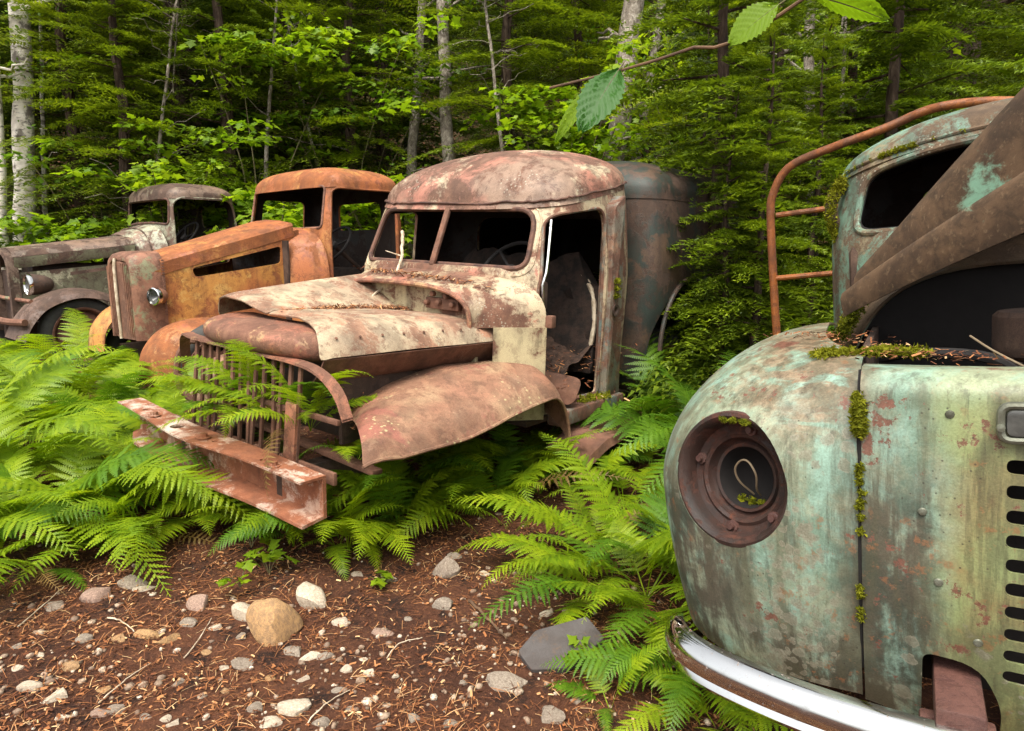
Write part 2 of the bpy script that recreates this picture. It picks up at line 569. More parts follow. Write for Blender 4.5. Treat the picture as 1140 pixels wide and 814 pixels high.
def mint_nose(name):
    """thick old mint paint: chalked, streaked dark, worn to tan primer on top, crusted with lichen"""
    N = NT(name)
    x, y, z = N.xyz()
    big = N.noise(3.0, 5, 0.6)
    mid = N.noise(7, 10, 0.7, None, 0.5)
    pat = N.noise(4.2, 10, 0.72, N.map(loc=(2.2, 5.1, 0.7)), 0.7)
    fin = N.noise(46, 6, 0.72)
    grain = N.noise(240, 2, 0.7)
    st = N.noise(1.0, 7, 0.68, N.map(scale=(15, 15, 1.5)))
    st2 = N.noise(1.0, 6, 0.68, N.map(scale=(34, 34, 3.0), loc=(4, 1, 0)))
    zz = N.math('ADD', z, N.math('MULTIPLY', N.math('SUBTRACT', mid, 0.5), 0.34))
    e = N.math('ADD', x, N.math('MULTIPLY', N.math('SUBTRACT', big, 0.5), 0.20))
    col = N.mix(N.ramp(mid, 0.42, 0.58), lin(134, 162, 146), lin(108, 130, 112))
    # chalked grey-green over most of the lower wing
    ch = N.ramp(N.math('ADD', N.math('MULTIPLY', pat, 0.7), N.math('MULTIPLY', st, 0.3)), 0.44, 0.56)
    col = N.mix(N.math('MULTIPLY', ch, 0.80), col, N.mix(N.ramp(fin, 0.35, 0.65), lin(128, 134, 110), lin(154, 156, 130)))
    # olive chalk on the middle panel
    ol = N.math('MULTIPLY', N.ramp(e, -0.36, -0.26), N.ramp(z, 1.12, 1.0))
    col = N.mix(ol, col, N.mix(N.ramp(N.noise(5, 7, 0.65), 0.4, 0.62), lin(130, 140, 94), lin(130, 122, 82)))
    # upper wing worn to tan primer, brush-like edges
    sw = N.noise(1.0, 8, 0.72, N.map(scale=(6, 6, 22), loc=(2, 1, 0)), 1.0)
    tan = N.math('MULTIPLY', N.ramp(zz, 0.92, 1.02), N.ramp(sw, 0.40, 0.50))
    tan = N.math('MULTIPLY', tan, N.ramp(e, -0.36, -0.46))
    tan = N.math('MULTIPLY', tan, N.ramp(N.math('ADD', e, N.math('MULTIPLY', N.math('SUBTRACT', pat, 0.5), 0.4)), -0.72, -0.60))
    col = N.mix(N.math('MULTIPLY', tan, 0.94), col, N.mix(N.ramp(fin, 0.35, 0.65), lin(104, 84, 66), lin(140, 120, 96)))
    # dark tone: lower outer wing and bottom edge, stain both sides of the seam
    run1 = N.math('MULTIPLY', N.ramp(e, -0.58, -0.74), N.ramp(zz, 0.95, 0.74))
    a1 = N.math('ABSOLUTE', N.math('ADD', e, 0.385))
    run2 = N.math('MULTIPLY', N.ramp(a1, 0.13, 0.03), N.ramp(zz, 1.0, 0.80))
    run3 = N.math('MULTIPLY', N.ramp(zz, 0.62, 0.46), N.ramp(e, -0.25, -0.36))
    dk = N.math('MAXIMUM', N.math('MAXIMUM', run1, run2), run3)
    brk = N.math('ADD', N.math('MULTIPLY', st, 0.5), N.math('MULTIPLY', mid, 0.5))
    dk = N.math('MULTIPLY', dk, N.ramp(brk, 0.38, 0.52))
    col = N.mix(N.math('MULTIPLY', dk, 0.88), col, N.mix(N.ramp(pat, 0.42, 0.58), lin(42, 40, 31), lin(66, 54, 44)))
    # streaks everywhere
    col = N.mix(N.math('MULTIPLY', N.ramp(st, 0.46, 0.60), 0.6), col, lin(74, 72, 54))
    col = N.mix(N.math('MULTIPLY', N.ramp(st2, 0.54, 0.64), 0.45), col, lin(58, 52, 42))
    # rust freckles and bare patches
    fr = N.math('MULTIPLY', N.ramp(N.noise(30, 5, 0.7), 0.57, 0.64), N.ramp(N.noise(5, 4, 0.6, N.map(loc=(4, 4, 4))), 0.44, 0.56))
    col = N.mix(N.math('MULTIPLY', fr, 0.6), col, lin(126, 84, 54))
    rb = N.ramp(N.noise(9, 9, 0.74, N.map(loc=(8, 2, 6))), 0.585, 0.61)
    col = N.mix(N.math('MULTIPLY', rb, 0.92), col, N.mix(fin, lin(66, 42, 34), lin(136, 88, 72)))
    # dark specks
    sp = N.math('MULTIPLY', N.ramp(N.voro(60), 0.16, 0.06), N.ramp(N.noise(9, 2, 0.5), 0.46, 0.56))
    col = N.mix(N.math('MULTIPLY', sp, 0.8), col, lin(54, 48, 40))
    # crust lichen: discs of several sizes, crowded in drifts
    band = N.ramp(N.math('ABSOLUTE', N.math('ADD', x, 0.545)), 0.11, 0.02)
    band = N.math('MULTIPLY', band, N.ramp(z, 0.86, 0.78))
    for sc, thr, cl, cc in ((15, 0.50, 0.62, lin(126, 122, 104)), (28, 0.52, 0.585, lin(136, 132, 112)), (55, 0.50, 0.57, lin(142, 136, 116))):
        v = N.map(loc=(sc * 0.37, 1.3, 2.2))
        d = N.math('ADD', N.voro(sc, v), N.math('MULTIPLY', N.math('SUBTRACT', N.noise(60, 6, 0.7), 0.5), 0.75))
        sz = N.voro(sc, v, out='Color')
        sv = N.n('ShaderNodeSeparateColor')
        N.l(sz, sv.inputs[0])
        d = N.math('ADD', d, N.math('MULTIPLY', sv.outputs[0], 0.28))
        disc = N.ramp(d, thr, thr - 0.06)
        rim = N.math('MULTIPLY', disc, N.ramp(d, thr - 0.14, thr - 0.05))
        cluster = N.math('ADD', N.noise(4.0, 4, 0.6, N.map(loc=(sc, 2, 9))), N.math('MULTIPLY', band, 0.16))
        ms = N.math('MULTIPLY', N.ramp(cluster, cl, cl + 0.05), N.ramp(z, 1.05, 0.97))
        col = N.mix(N.math('MULTIPLY', N.math('MULTIPLY', disc, ms), 0.66), col, N.mix(fin, lin(98, 92, 80), cc))
        col = N.mix(N.math('MULTIPLY', N.math('MULTIPLY', rim, ms), 0.2), col, lin(168, 166, 146))
    col = N.mix(1.0, col, N.cramp(grain, [(0.3, (0.78, 0.78, 0.76, 1)), (0.7, (1.1, 1.1, 1.1, 1))]), 'MULTIPLY')
    nb = N.bump(N.noise(3, 2, 0.5), 0.2, 0.04)
    nb = N.bump(N.math('ADD', N.math('MULTIPLY', fin, 0.7), N.math('ADD', N.math('MULTIPLY', grain, 0.3), N.math('MULTIPLY', rb, -0.5))), 0.3, 0.004, nb)
    N.pbr(col, N.ramp(dk, 0, 1, 0.45, 0.7), 0.0, nb, spec=0.4)
    return N.m


M['a_nose'] = mint_nose('mint_green_nose_paint')


def simple(name, col, rough=0.7, metal=0.0, var=0.25, sc=12, bump=0.2, col2=None):
    N = NT(name)
    n = N.noise(sc, 6, 0.65)
    c2 = col2 or tuple(q * (1 - var) for q in col[:3]) + (1,)
    c = N.mix(N.ramp(n, 0.35, 0.65), col, c2)
    N.pbr(c, rough, metal, N.bump(N.noise(sc * 3, 5, 0.7), bump, 0.005))
    return N.m


def chrome_mat():
    N = NT('pitted_chrome')
    pit = N.math('MULTIPLY', N.ramp(N.noise(60, 5, 0.7), 0.60, 0.68), N.ramp(N.noise(5, 3, 0.5), 0.46, 0.6))
    col = N.mix(pit, (0.62, 0.62, 0.60, 1), lin(96, 62, 40))
    dirt = N.ramp(N.noise(14, 6, 0.7), 0.5, 0.7)
    col = N.mix(N.math('MULTIPLY', dirt, 0.25), col, lin(120, 110, 96))
    N.pbr(col, N.math('ADD', N.math('MULTIPLY', dirt, 0.16), 0.10), N.ramp(pit, 0, 1, 1.0, 0.1), N.bump(N.noise(7, 2, 0.5), 0.10, 0.01))
    return N.m


M['chrome'] = chrome_mat()
M['rubber'] = simple('old_tyre_rubber', lin(44, 44, 42), 0.8, col2=lin(62, 60, 56), sc=9)
M['gasket'] = simple('perished_gasket', lin(58, 40, 34), 0.8, col2=lin(98, 68, 54), sc=16)
M['glass_lens'] = simple('grey_lamp_lens', lin(86, 86, 82), 0.25, col2=lin(60, 60, 58))
M['wire'] = simple('bent_wire', lin(150, 132, 106), 0.5, 0.4)
M['seat'] = simple('rotted_seat_stuffing', lin(52, 38, 30), 0.95, col2=lin(28, 22, 18), sc=18, bump=0.8)
M['debris'] = simple('rotten_cab_debris', lin(74, 54, 42), 0.95, col2=lin(36, 26, 20), sc=30, bump=0.9)
M['black'] = simple('grimy_and_shade_black', lin(26, 22, 20), 0.9)
M['bleached'] = simple('bleached_twig', lin(196, 182, 158), 0.8, col2=lin(150, 130, 106), sc=20)
M['twig'] = simple('brown_twig', lin(104, 78, 54), 0.85, col2=lin(70, 52, 38), sc=20)
M['stem'] = simple('green_brown_stem', lin(96, 92, 58), 0.8, col2=lin(76, 62, 44), sc=14)


def leaf_mat(name, cols, trans=0.45, rough=0.45, spec=0.3, tmul=1.5):
    """thin leaf: reflects and lets light through; every separate leaf has its own tone"""
    N = NT(name)
    g = N.n('ShaderNodeNewGeometry')
    oi = N.n('ShaderNodeObjectInfo')
    rnd = g.outputs['Random Per Island']
    k = N.math('ADD', N.math('MULTIPLY', rnd, 0.6), N.math('MULTIPLY', oi.outputs['Random'], 0.4))
    col = N.cramp(k, [(i / max(1, len(cols) - 1), c) for i, c in enumerate(cols)])
    col = N.mix(1.0, col, N.cramp(N.noise(3.0, 3, 0.6), [(0.3, (0.72, 0.78, 0.75, 1)), (0.7, (1.2, 1.15, 1.0, 1))]), 'MULTIPLY')
    p = N.n('ShaderNodeBsdfPrincipled')
    N.put(p.inputs['Base Color'], col)
    p.inputs['Roughness'].default_value = rough
    p.inputs['Specular IOR Level'].default_value = spec
    t = N.n('ShaderNodeBsdfTranslucent')
    N.put(t.inputs['Color'], N.mix(1.0, col, (tmul, tmul, tmul * 0.5, 1), 'MULTIPLY'))
    mx = N.n('ShaderNodeMixShader')
    mx.inputs[0].default_value = trans
    N.l(p.outputs[0], mx.inputs[1])
    N.l(t.outputs[0], mx.inputs[2])
    N.l(mx.outputs[0], N.out.inputs[0])
    return N.m


M['fern'] = leaf_mat('fern_green', [(0.10, 0.18, 0.006, 1), (0.17, 0.265, 0.008, 1), (0.23, 0.32, 0.009, 1), (0.30, 0.38, 0.012, 1)], 0.42)
M['fern_dead'] = leaf_mat('withered_fern', [(0.10, 0.06, 0.02, 1), (0.18, 0.11, 0.035, 1), (0.24, 0.17, 0.05, 1)], 0.3)
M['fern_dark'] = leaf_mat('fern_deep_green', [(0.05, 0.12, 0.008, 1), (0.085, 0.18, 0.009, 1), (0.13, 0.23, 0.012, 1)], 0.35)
M['fir'] = leaf_mat('fir_needles', [(0.018, 0.032, 0.005, 1), (0.034, 0.058, 0.007, 1), (0.065, 0.10, 0.009, 1), (0.14, 0.18, 0.013, 1)], 0.25)
M['hemlock'] = leaf_mat('hemlock_needles', [(0.035, 0.06, 0.006, 1), (0.08, 0.12, 0.008, 1), (0.16, 0.22, 0.010, 1), (0.27, 0.32, 0.014, 1)], 0.32)
M['cedar'] = leaf_mat('cedar_sprays', [(0.03, 0.055, 0.006, 1), (0.07, 0.11, 0.008, 1), (0.14, 0.20, 0.010, 1), (0.22, 0.28, 0.014, 1)], 0.32)
M['maple'] = leaf_mat('maple_leaves', [(0.09, 0.17, 0.008, 1), (0.15, 0.25, 0.010, 1), (0.22, 0.32, 0.012, 1), (0.29, 0.37, 0.016, 1)], 0.5)
M['birch_leaf'] = leaf_mat('birch_leaves', [(0.05, 0.11, 0.008, 1), (0.09, 0.17, 0.010, 1), (0.15, 0.24, 0.012, 1)], 0.45)
M['alder_leaf'] = leaf_mat('alder_leaf_green', [(0.035, 0.12, 0.02, 1), (0.05, 0.15, 0.022, 1), (0.07, 0.18, 0.02, 1)], 0.5)
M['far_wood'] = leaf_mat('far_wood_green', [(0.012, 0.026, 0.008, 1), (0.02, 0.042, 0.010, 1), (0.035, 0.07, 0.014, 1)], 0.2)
M['moss'] = leaf_mat('yellow_moss', [(0.10, 0.11, 0.008, 1), (0.17, 0.17, 0.010, 1), (0.07, 0.09, 0.008, 1)], 0.2, 0.9, 0.1)


def bark_mat(name, a, b, c, sc=(10, 10, 2.5), bump=0.8):
    N = NT(name)
    v = N.map(scale=sc)
    n = N.noise(1.5, 8, 0.7, v, 0.8)
    col = N.cramp(n, [(0.32, a), (0.5, b), (0.68, c)])
    N.pbr(col, 0.9, 0, N.bump(n, bump, 0.02), spec=0.2)
    return N.m


def birch_mat():
    N = NT('white_birch_bark')
    v = N.map(scale=(5, 5, 26))
    n = N.noise(1.0, 6, 0.7, v, 0.3)
    base = N.mix(N.ramp(N.noise(9, 5, 0.6), 0.35, 0.65), lin(236, 228, 216), lin(204, 194, 180))
    lent = N.math('MULTIPLY', N.ramp(n, 0.55, 0.62), N.ramp(N.noise(2.2, 3, 0.6), 0.40, 0.52))
    col = N.mix(N.math('MULTIPLY', lent, 0.85), base, lin(58, 46, 40))
    col = N.mix(N.math('MULTIPLY', N.ramp(N.noise(3.2, 7, 0.7), 0.54, 0.62), 0.8), col, lin(70, 58, 50))
    N.pbr(col, 0.8, 0, N.bump(n, 0.4, 0.01), spec=0.2)
    return N.m


M['birch_bark'] = birch_mat()
M['fir_bark'] = bark_mat('dark_fir_bark', lin(34, 26, 22), lin(70, 56, 46), lin(108, 92, 78))
M['grey_bark'] = bark_mat('grey_alder_bark', lin(70, 62, 54), lin(124, 114, 102), lin(176, 168, 154), sc=(14, 14, 9))


def ground_mat():
    N = NT('forest_soil')
    a = N.noise(1.6, 6, 0.6)
    b = N.noise(9, 8, 0.7)
    c = N.noise(70, 6, 0.75)
    v = N.voro(55, N.map(scale=(1, 1, 1)))
    col = N.mix(N.ramp(a, 0.4, 0.62), lin(66, 40, 28), lin(90, 56, 38))
    col = N.mix(N.ramp(b, 0.5, 0.64), col, lin(42, 28, 22))
    col = N.mix(N.math('MULTIPLY', N.ramp(c, 0.54, 0.66), 0.8), col, lin(134, 88, 56))
    y = N.xyz()[1]
    # needles and moss on the slope under the trees
    far = N.ramp(y, 7.0, 10.0)
    col = N.mix(N.math('MULTIPLY', far, N.ramp(b, 0.40, 0.6)), col, lin(48, 52, 24))
    h = N.math('ADD', N.math('MULTIPLY', b, 0.5), N.math('ADD', c, N.math('MULTIPLY', v, -0.4)))
    N.pbr(col, 0.92, 0, N.bump(h, 0.9, 0.02), spec=0.2)
    return N.m


M['ground'] = ground_mat()


def litter_mat():
    N = NT('wood_litter')
    g = N.n('ShaderNodeNewGeometry')
    col = N.cramp(g.outputs['Random Per Island'], [(0.0, lin(58, 34, 24)), (0.35, lin(98, 58, 36)), (0.62, lin(132, 82, 48)), (0.85, lin(160, 110, 70)), (1.0, lin(196, 164, 120))])
    N.pbr(col, 0.85, 0, None, spec=0.2)
    return N.m


M['litter'] = litter_mat()


def stone_mat(name, a, b, seed=0):
    N = NT(name)
    v = N.map(loc=(seed, seed, seed))
    oi = N.n('ShaderNodeObjectInfo')
    n = N.noise(9, 8, 0.65, v, 0.4)
    col = N.mix(N.ramp(n, 0.38, 0.62), a, b)
    col = N.mix(N.math('MULTIPLY', N.ramp(N.noise(26, 6, 0.7, v), 0.52, 0.66), 0.6), col, lin(84, 66, 52))
    col = N.mix(N.math('MULTIPLY', oi.outputs['Random'], 0.3), col, lin(120, 100, 84))
    N.pbr(col, 0.85, 0, N.bump(N.noise(30, 8, 0.7, v), 0.6, 0.01), spec=0.25)
    return N.m


M['st_grey'] = stone_mat('grey_stone', lin(150, 138, 122), lin(120, 108, 96), 1)
M['st_pale'] = stone_mat('pale_stone', lin(198, 184, 162), lin(170, 154, 134), 2)
M['st_tan'] = stone_mat('tan_stone', lin(176, 138, 92), lin(142, 112, 80), 3)
M['st_pink'] = stone_mat('pinkish_stone', lin(164, 136, 118), lin(134, 110, 98), 4)
M['slate'] = stone_mat('dark_slate', lin(62, 66, 70), lin(46, 50, 54), 5)


def gravel_mat():
    N = NT('gravel')
    g = N.n('ShaderNodeNewGeometry')
    col = N.cramp(g.outputs['Random Per Island'], [(0, lin(110, 96, 84)), (0.4, lin(140, 120, 100)), (0.75, lin(168, 150, 128)), (1, lin(204, 190, 170))])
    N.pbr(N.mix(N.ramp(N.noise(60, 5, 0.7), 0.4, 0.65), col, lin(104, 82, 66)), 0.85, 0, N.bump(N.noise(90, 4, 0.7), 0.4, 0.005), spec=0.25)
    return N.m


M['gravel'] = gravel_mat()
# ---------------------------------------------------------------- ground: one sheet, fine near the camera, rising into a wooded slope
def build_ground():
    xs = np.unique(np.concatenate([np.linspace(-80, -9, 40), np.linspace(-9, 6, 190), np.linspace(6, 80, 40)]))
    ys = np.unique(np.concatenate([np.linspace(-40, 0.3, 24), np.linspace(0.3, 9, 150), np.linspace(9, 30, 70), np.linspace(30, 110, 40)]))
    X, Y = np.meshgrid(xs, ys, indexing='ij')
    Z = ground_z(X, Y)
    V = np.stack([X, Y, Z], -1).reshape(-1, 3)
    a, b = X.shape
    i, j = np.meshgrid(np.arange(a - 1), np.arange(b - 1), indexing='ij')
    k = (i * b + j).ravel()
    F = np.stack([k, k + b, k + b + 1, k + 1], -1)
    me = raw_mesh('ground', V, F, M['ground'], smooth=True)
    tag(link('ground', me), 'brown forest floor rising into the wooded slope', kind='structure')


build_ground()

TRUCK_FOOT = []      # (x, y, half-width, half-length, yaw) kept free of trees


# ---------------------------------------------------------------- foliage generators
def rot_rows(V, az, el, roll=0.0):
    """rotate points (x forward, z up): roll about x, pitch up by el, turn by az"""
    c, s = np.cos(roll), np.sin(roll)
    x, y, z = V[..., 0], V[..., 1], V[..., 2]
    y, z = y * c - z * s, y * s + z * c
    c, s = np.cos(el), np.sin(el)
    x, z = x * c - z * s, x * s + z * c
    c, s = np.cos(az), np.sin(az)
    x, y = x * c - y * s, x * s + y * c
    return np.stack([x, y, z], -1)


def conifer_spray(L, nb, rg, droop=0.25, nt=9, wid=0.42, tw=0.065, feather=0.3):
    """one flat bough of twigs, lying along +x: triangles (n, 3, 3)"""
    tri = []
    for i in range(nb):
        s = 0.10 + 0.90 * (i + rg.uniform(-0.3, 0.3)) / nb
        for sd in (-1, 1):
            l = L * wid * (1 - 0.75 * s) * (0.4 + 0.6 * min(1, s * 4)) * rg.uniform(0.7, 1.2)
            if l < 0.04: l = 0.04
            a = R(rg.uniform(42, 66)) * sd
            ox, oz = s * L, -droop * L * s ** 2
            m = max(3, int(nt * l / (L * wid * 0.7)))
            q = (np.arange(m) + 0.3) / m
            dr = rg.uniform(0.15, 0.45)
            bx = ox + np.cos(a) * l * q
            by = np.sin(a) * l * q
            bz = oz - dr * l * q ** 2 + rg.normal(0, 0.006, m)
            for sd2 in (-1, 1):
                tl = tw * (1.15 - 0.6 * q) * rg.uniform(0.7, 1.3, m) * (L / 1.3) ** 0.4
                a2 = a + sd2 * R(48)
                tx, ty = bx + np.cos(a2) * tl, by + np.sin(a2) * tl
                tz = bz - tl * rg.uniform(0.0, feather, m) + rg.normal(0, 0.01, m)
                wv = tl * 0.19
                px, py = -np.sin(a2) * wv, np.cos(a2) * wv
                A = np.stack([bx + px, by + py, bz], -1)
                B = np.stack([bx - px, by - py, bz + rg.normal(0, 0.006, m)], -1)
                C = np.stack([tx, ty, tz], -1)
                tri.append(np.stack([A, B, C], 1))
    return np.concatenate(tri)


def conifer_crown(h, r0, z0, nbr, rg, droop=0.28, el0=8, el1=45, kind='hemlock', dens=1.0):
    """boughs round a trunk from z0 to the top: triangles and dead twig paths"""
    out, twigs = [], []
    lib = [conifer_spray(L, int((11 + 9 * L) * dens), rg, droop * rg.uniform(0.7, 1.3), nt=8) for L in (0.5, 0.8, 1.1, 1.5, 1.9) for _ in range(2)]
    libL = [L for L in (0.5, 0.8, 1.1, 1.5, 1.9) for _ in range(2)]
    az = rg.uniform(0, 6.28)
    for i in range(nbr):
        t = (i + rg.uniform(0, 1)) / nbr
        z = z0 + (h - z0) * t ** 0.92
        L = max(0.25, r0 * (1 - t) ** 0.75 * rg.uniform(0.65, 1.15))
        az += 2.4 + rg.uniform(-0.5, 0.5)
        k = int(np.argmin([abs(q - L) + rg.uniform(0, 0.12) for q in libL]))
        S = lib[k] * (L / libL[k])
        el = R(-12 + el0 + (el1 - el0) * t + rg.uniform(-10, 10))
        S = rot_rows(S, az, el, rg.uniform(-0.25, 0.25))
        S = S + np.array([0, 0, z])
        out.append(S)
        d = np.array([math.cos(az) * math.cos(el), math.sin(az) * math.cos(el), math.sin(el)])
        twigs.append([(0, 0, z), tuple(d * L * 0.5 + np.array([0, 0, z - droop * L * 0.2]))])
    return np.concatenate(out), twigs


def tri_mesh(name, T, mat):
    n = len(T)
    return raw_mesh(name, T.reshape(-1, 3), np.arange(n * 3).reshape(n, 3), mat)


def lobed_leaf(kind):
    """flat leaf outline fan in x (length 1), y: maple = lobed, birch = ovate"""
    if kind == 'maple':
        pts = [(0, 0), (0.02, 0.34), (0.30, 0.30), (0.42, 0.56), (0.60, 0.26), (1.0, 0.0), (0.60, -0.26), (0.42, -0.56), (0.30, -0.30), (0.02, -0.34)]
    else:
        pts = [(0, 0), (0.18, 0.26), (0.48, 0.33), (0.78, 0.20), (1.0, 0), (0.78, -0.20), (0.48, -0.33), (0.18, -0.26)]
    return np.array([(x, y, -0.25 * y * y) for x, y in pts])


def leaf_cloud(centres, normals_tilt, size, kind, rg, n_each, rad, flat=0.25):
    """leaves scattered in flat layers round the centres; returns V, F (quads along the midrib)"""
    base = lobed_leaf(kind)
    m = len(base)
    c = np.repeat(np.asarray(centres, float), n_each, axis=0)
    n = len(c)
    rr = rad * np.sqrt(rg.uniform(0, 1, n))
    aa = rg.uniform(0, 2 * PI, n)
    off = np.stack([rr * np.cos(aa), rr * np.sin(aa), rg.normal(0, rad * flat, n) - 0.25 * rr ** 2 / rad], -1)
    pos = c + off
    sz = size * rg.uniform(0.55, 1.25, n)
    az, el, ro = aa + rg.normal(0, 0.8, n), rg.normal(-0.35, normals_tilt, n), rg.normal(0, normals_tilt, n)
    V = np.empty((n, m, 3))
    for k in range(m):
        P = np.repeat(base[k][None], n, 0) * sz[:, None]
        V[:, k] = rot_rows(P, az, el, ro) + pos
    h = m // 2
    # split along the midrib 0..h: upper side 0,1..h, lower side 0,h..m-1
    tris = []
    if kind == 'maple':
        for k in range(1, m - 1): tris.append((0, k, k + 1))
    else:
        tris = [(0, 1, 4), (1, 2, 4), (2, 3, 4), (0, 4, 7), (4, 6, 7), (4, 5, 6)]
    tris = np.array(tris)
    F = (np.arange(n)[:, None, None] * m + tris[None]).reshape(-1, 3)
    return V.reshape(-1, 3), F


def trunk_mb(path, rads, n=10):
    b = MB()
    b.tube(path, rads, n)
    return b


# ---------------------------------------------------------------- conifers
def conifer_kit(seed, h, r0, z0, nbr, matk, droop, dens=1.0, rt=0.11, bark='fir_bark'):
    rg = np.random.default_rng(seed)
    T, tw = conifer_crown(h, r0, z0, nbr, rg, droop, dens=dens)
    crown = tri_mesh('crown', T, M[matk])
    b = MB()
    zz = np.linspace(-0.25, h * 0.98, 9)
    b.tube([(rg.normal(0, 0.02), rg.normal(0, 0.02), z) for z in zz], [rt * (1 - 0.93 * max(0, z) / h) * (1.25 if z < 0.1 else 1) for z in zz], 9)
    for p, q in tw[::2]:
        b.tube([p, q], [0.012, 0.004], 4, cap=False)
    return crown, b.mesh('trunk', M[bark])


KITS = {
    'hemlock_a': conifer_kit(1, 8.0, 2.0, 0.4, 150, 'hemlock', 0.35),
    'hemlock_b': conifer_kit(2, 6.2, 1.7, 0.3, 130, 'hemlock', 0.42),
    'fir_a': conifer_kit(3, 11.0, 2.3, 0.8, 170, 'fir', 0.22, rt=0.18),
    'fir_b': conifer_kit(4, 9.0, 2.1, 0.5, 150, 'fir', 0.30, rt=0.15),
    'cedar_a': conifer_kit(5, 4.6, 1.25, 0.15, 110, 'cedar', 0.45, rt=0.07),
    'cedar_b': conifer_kit(6, 3.4, 1.0, 0.1, 90, 'cedar', 0.5, rt=0.05),
}
NAME = {'hemlock': 'hemlock_tree', 'fir': 'fir_tree', 'cedar': 'cedar_tree'}


def put_conifer(kit, x, y, s, az, label, group, lean=(0, 0)):
    crown, trunk = KITS[kit]
    z = float(ground_z(x, y))
    r = empty(NAME[kit.split('_')[0]], (x, y, z), (lean[0], lean[1], az))
    r.scale = (s, s, s)
    link('trunk', trunk, r)
    link('crown', crown, r)
    tag(r, label, 'tree', group)
    return r


# close ones, placed where the photograph shows a crown (pixel column, distance)
near = [
    ('hemlock_a', 95, 9.2, 1.0, 'drooping green hemlock behind the white birch and the pale green truck'),
    ('fir_a', 215, 10.5, 1.05, 'dark thick-trunked fir behind the orange truck cab'),
    ('hemlock_b', 330, 10.0, 1.05, 'hemlock with feathery boughs right behind the roofs of the orange truck'),
    ('fir_b', 20, 10.8, 1.0, 'dark fir standing behind the white-barked birch trunk'),
    ('hemlock_a', 565, 9.2, 1.0, 'pale green hemlock beside the slim birch pair behind the panel truck'),
    ('fir_b', 430, 11.5, 1.1, 'dark fir behind the slim birch pair'),
    ('hemlock_b', 790, 7.0, 0.85, 'hemlock drooping over the rear of the panel truck'),
    ('cedar_a', 855, 5.6, 0.9, 'young cedar between the panel truck and the mint green truck'),
    ('cedar_a', 935, 6.6, 1.15, 'feathery cedar behind the rusty pipe rack'),
    ('hemlock_b', 1040, 7.2, 1.05, 'hemlock standing behind the mint green cab roof'),
    ('cedar_b', 775, 5.7, 0.95, 'small low cedar against the dark teal panel body'),
    ('fir_b', 720, 12.0, 1.1, 'dark fir behind the leaning grey trunks'),
    ('hemlock_a', 1150, 8.5, 1.05, 'tall hemlock behind the moss-edged cab roof'),
    ('cedar_b', 905, 5.0, 0.8, 'low cedar sapling behind the pipe rack rungs'),
    ('cedar_a', 795, 4.5, 0.95, 'cedar whose boughs hang against the teal panel body'),
    ('cedar_b', 845, 4.0, 0.72, 'small cedar next to the rungs of the rusty pipe rack'),
    ('cedar_b', 808, 4.05, 0.62, 'young cedar with boughs brushing the dark panel body'),
    ('hemlock_b', 150, 8.6, 0.95, 'hemlock with drooping tips close behind the pale truck cab'),
    ('hemlock_b', 260, 8.9, 1.1, 'broad hemlock standing over the orange truck roof'),
    ('hemlock_a', 395, 9.6, 0.95, 'hemlock left of the slim birch pair'),
    ('fir_b', 55, 9.9, 1.0, 'fir filling the gap behind the birch sapling'),
    ('hemlock_a', 640, 10.0, 1.0, 'hemlock left of the leaning grey trunks'),
    ('cedar_a', 980, 5.6, 1.1, 'cedar rising right behind the moss-edged gutter'),
]
for i, (k, px, d, s, lab) in enumerate(near):
    p = at_depth(px, 278, d)
    put_conifer(k, p[0], p[1], s, i * 1.3, lab, None)
# the wood on the slope: alike conifers told apart only by where they stand
rg = np.random.default_rng(11)
spots = []
tries = 0
while len(spots) < 74 and tries < 6000:
    tries += 1
    y = rg.uniform(12, 34)
    x = rg.uniform(-0.95, 0.95) * (y + 5)
    if all((x - a) ** 2 + (y - b) ** 2 > (1.5 + 0.03 * y) ** 2 for a, b in spots):
        spots.append((x, y))
ks = ['fir_a', 'hemlock_a', 'fir_b', 'fir_a', 'hemlock_b']
for i, (x, y) in enumerate(spots):
    k = ks[i % 5]
    put_conifer(k, x, y, rg.uniform(0.95, 1.5), rg.uniform(0, 6.28), 'dark fir in the dense wood on the slope' if k[0] == 'f' else 'green hemlock in the dense wood on the slope', 'firs of the wood behind' if k[0] == 'f' else 'hemlocks of the wood behind')


# the farthest wood reads as one mass
def far_wood():
    rg = np.random.default_rng(21)
    T = []
    lib = [conifer_spray(2.6, 11, rg, 0.35, nt=6, tw=0.22, wid=0.5) for _ in range(5)]
    for i in range(520):
        y = rg.uniform(34, 48)
        x = rg.uniform(-1.1, 1.1) * y
        z0 = float(ground_z(x, y))
        for j in range(5):
            S = rot_rows(lib[rg.integers(5)] * rg.uniform(0.8, 1.4), rg.uniform(0, 6.28), rg.uniform(-0.4, 0.3), rg.uniform(-0.3, 0.3))
            T.append(S + np.array([x + rg.normal(0, 0.4), y + rg.normal(0, 0.4), z0 + rg.uniform(0, 13)]))
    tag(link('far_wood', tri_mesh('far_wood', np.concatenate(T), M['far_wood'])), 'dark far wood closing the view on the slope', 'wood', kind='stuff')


far_wood()


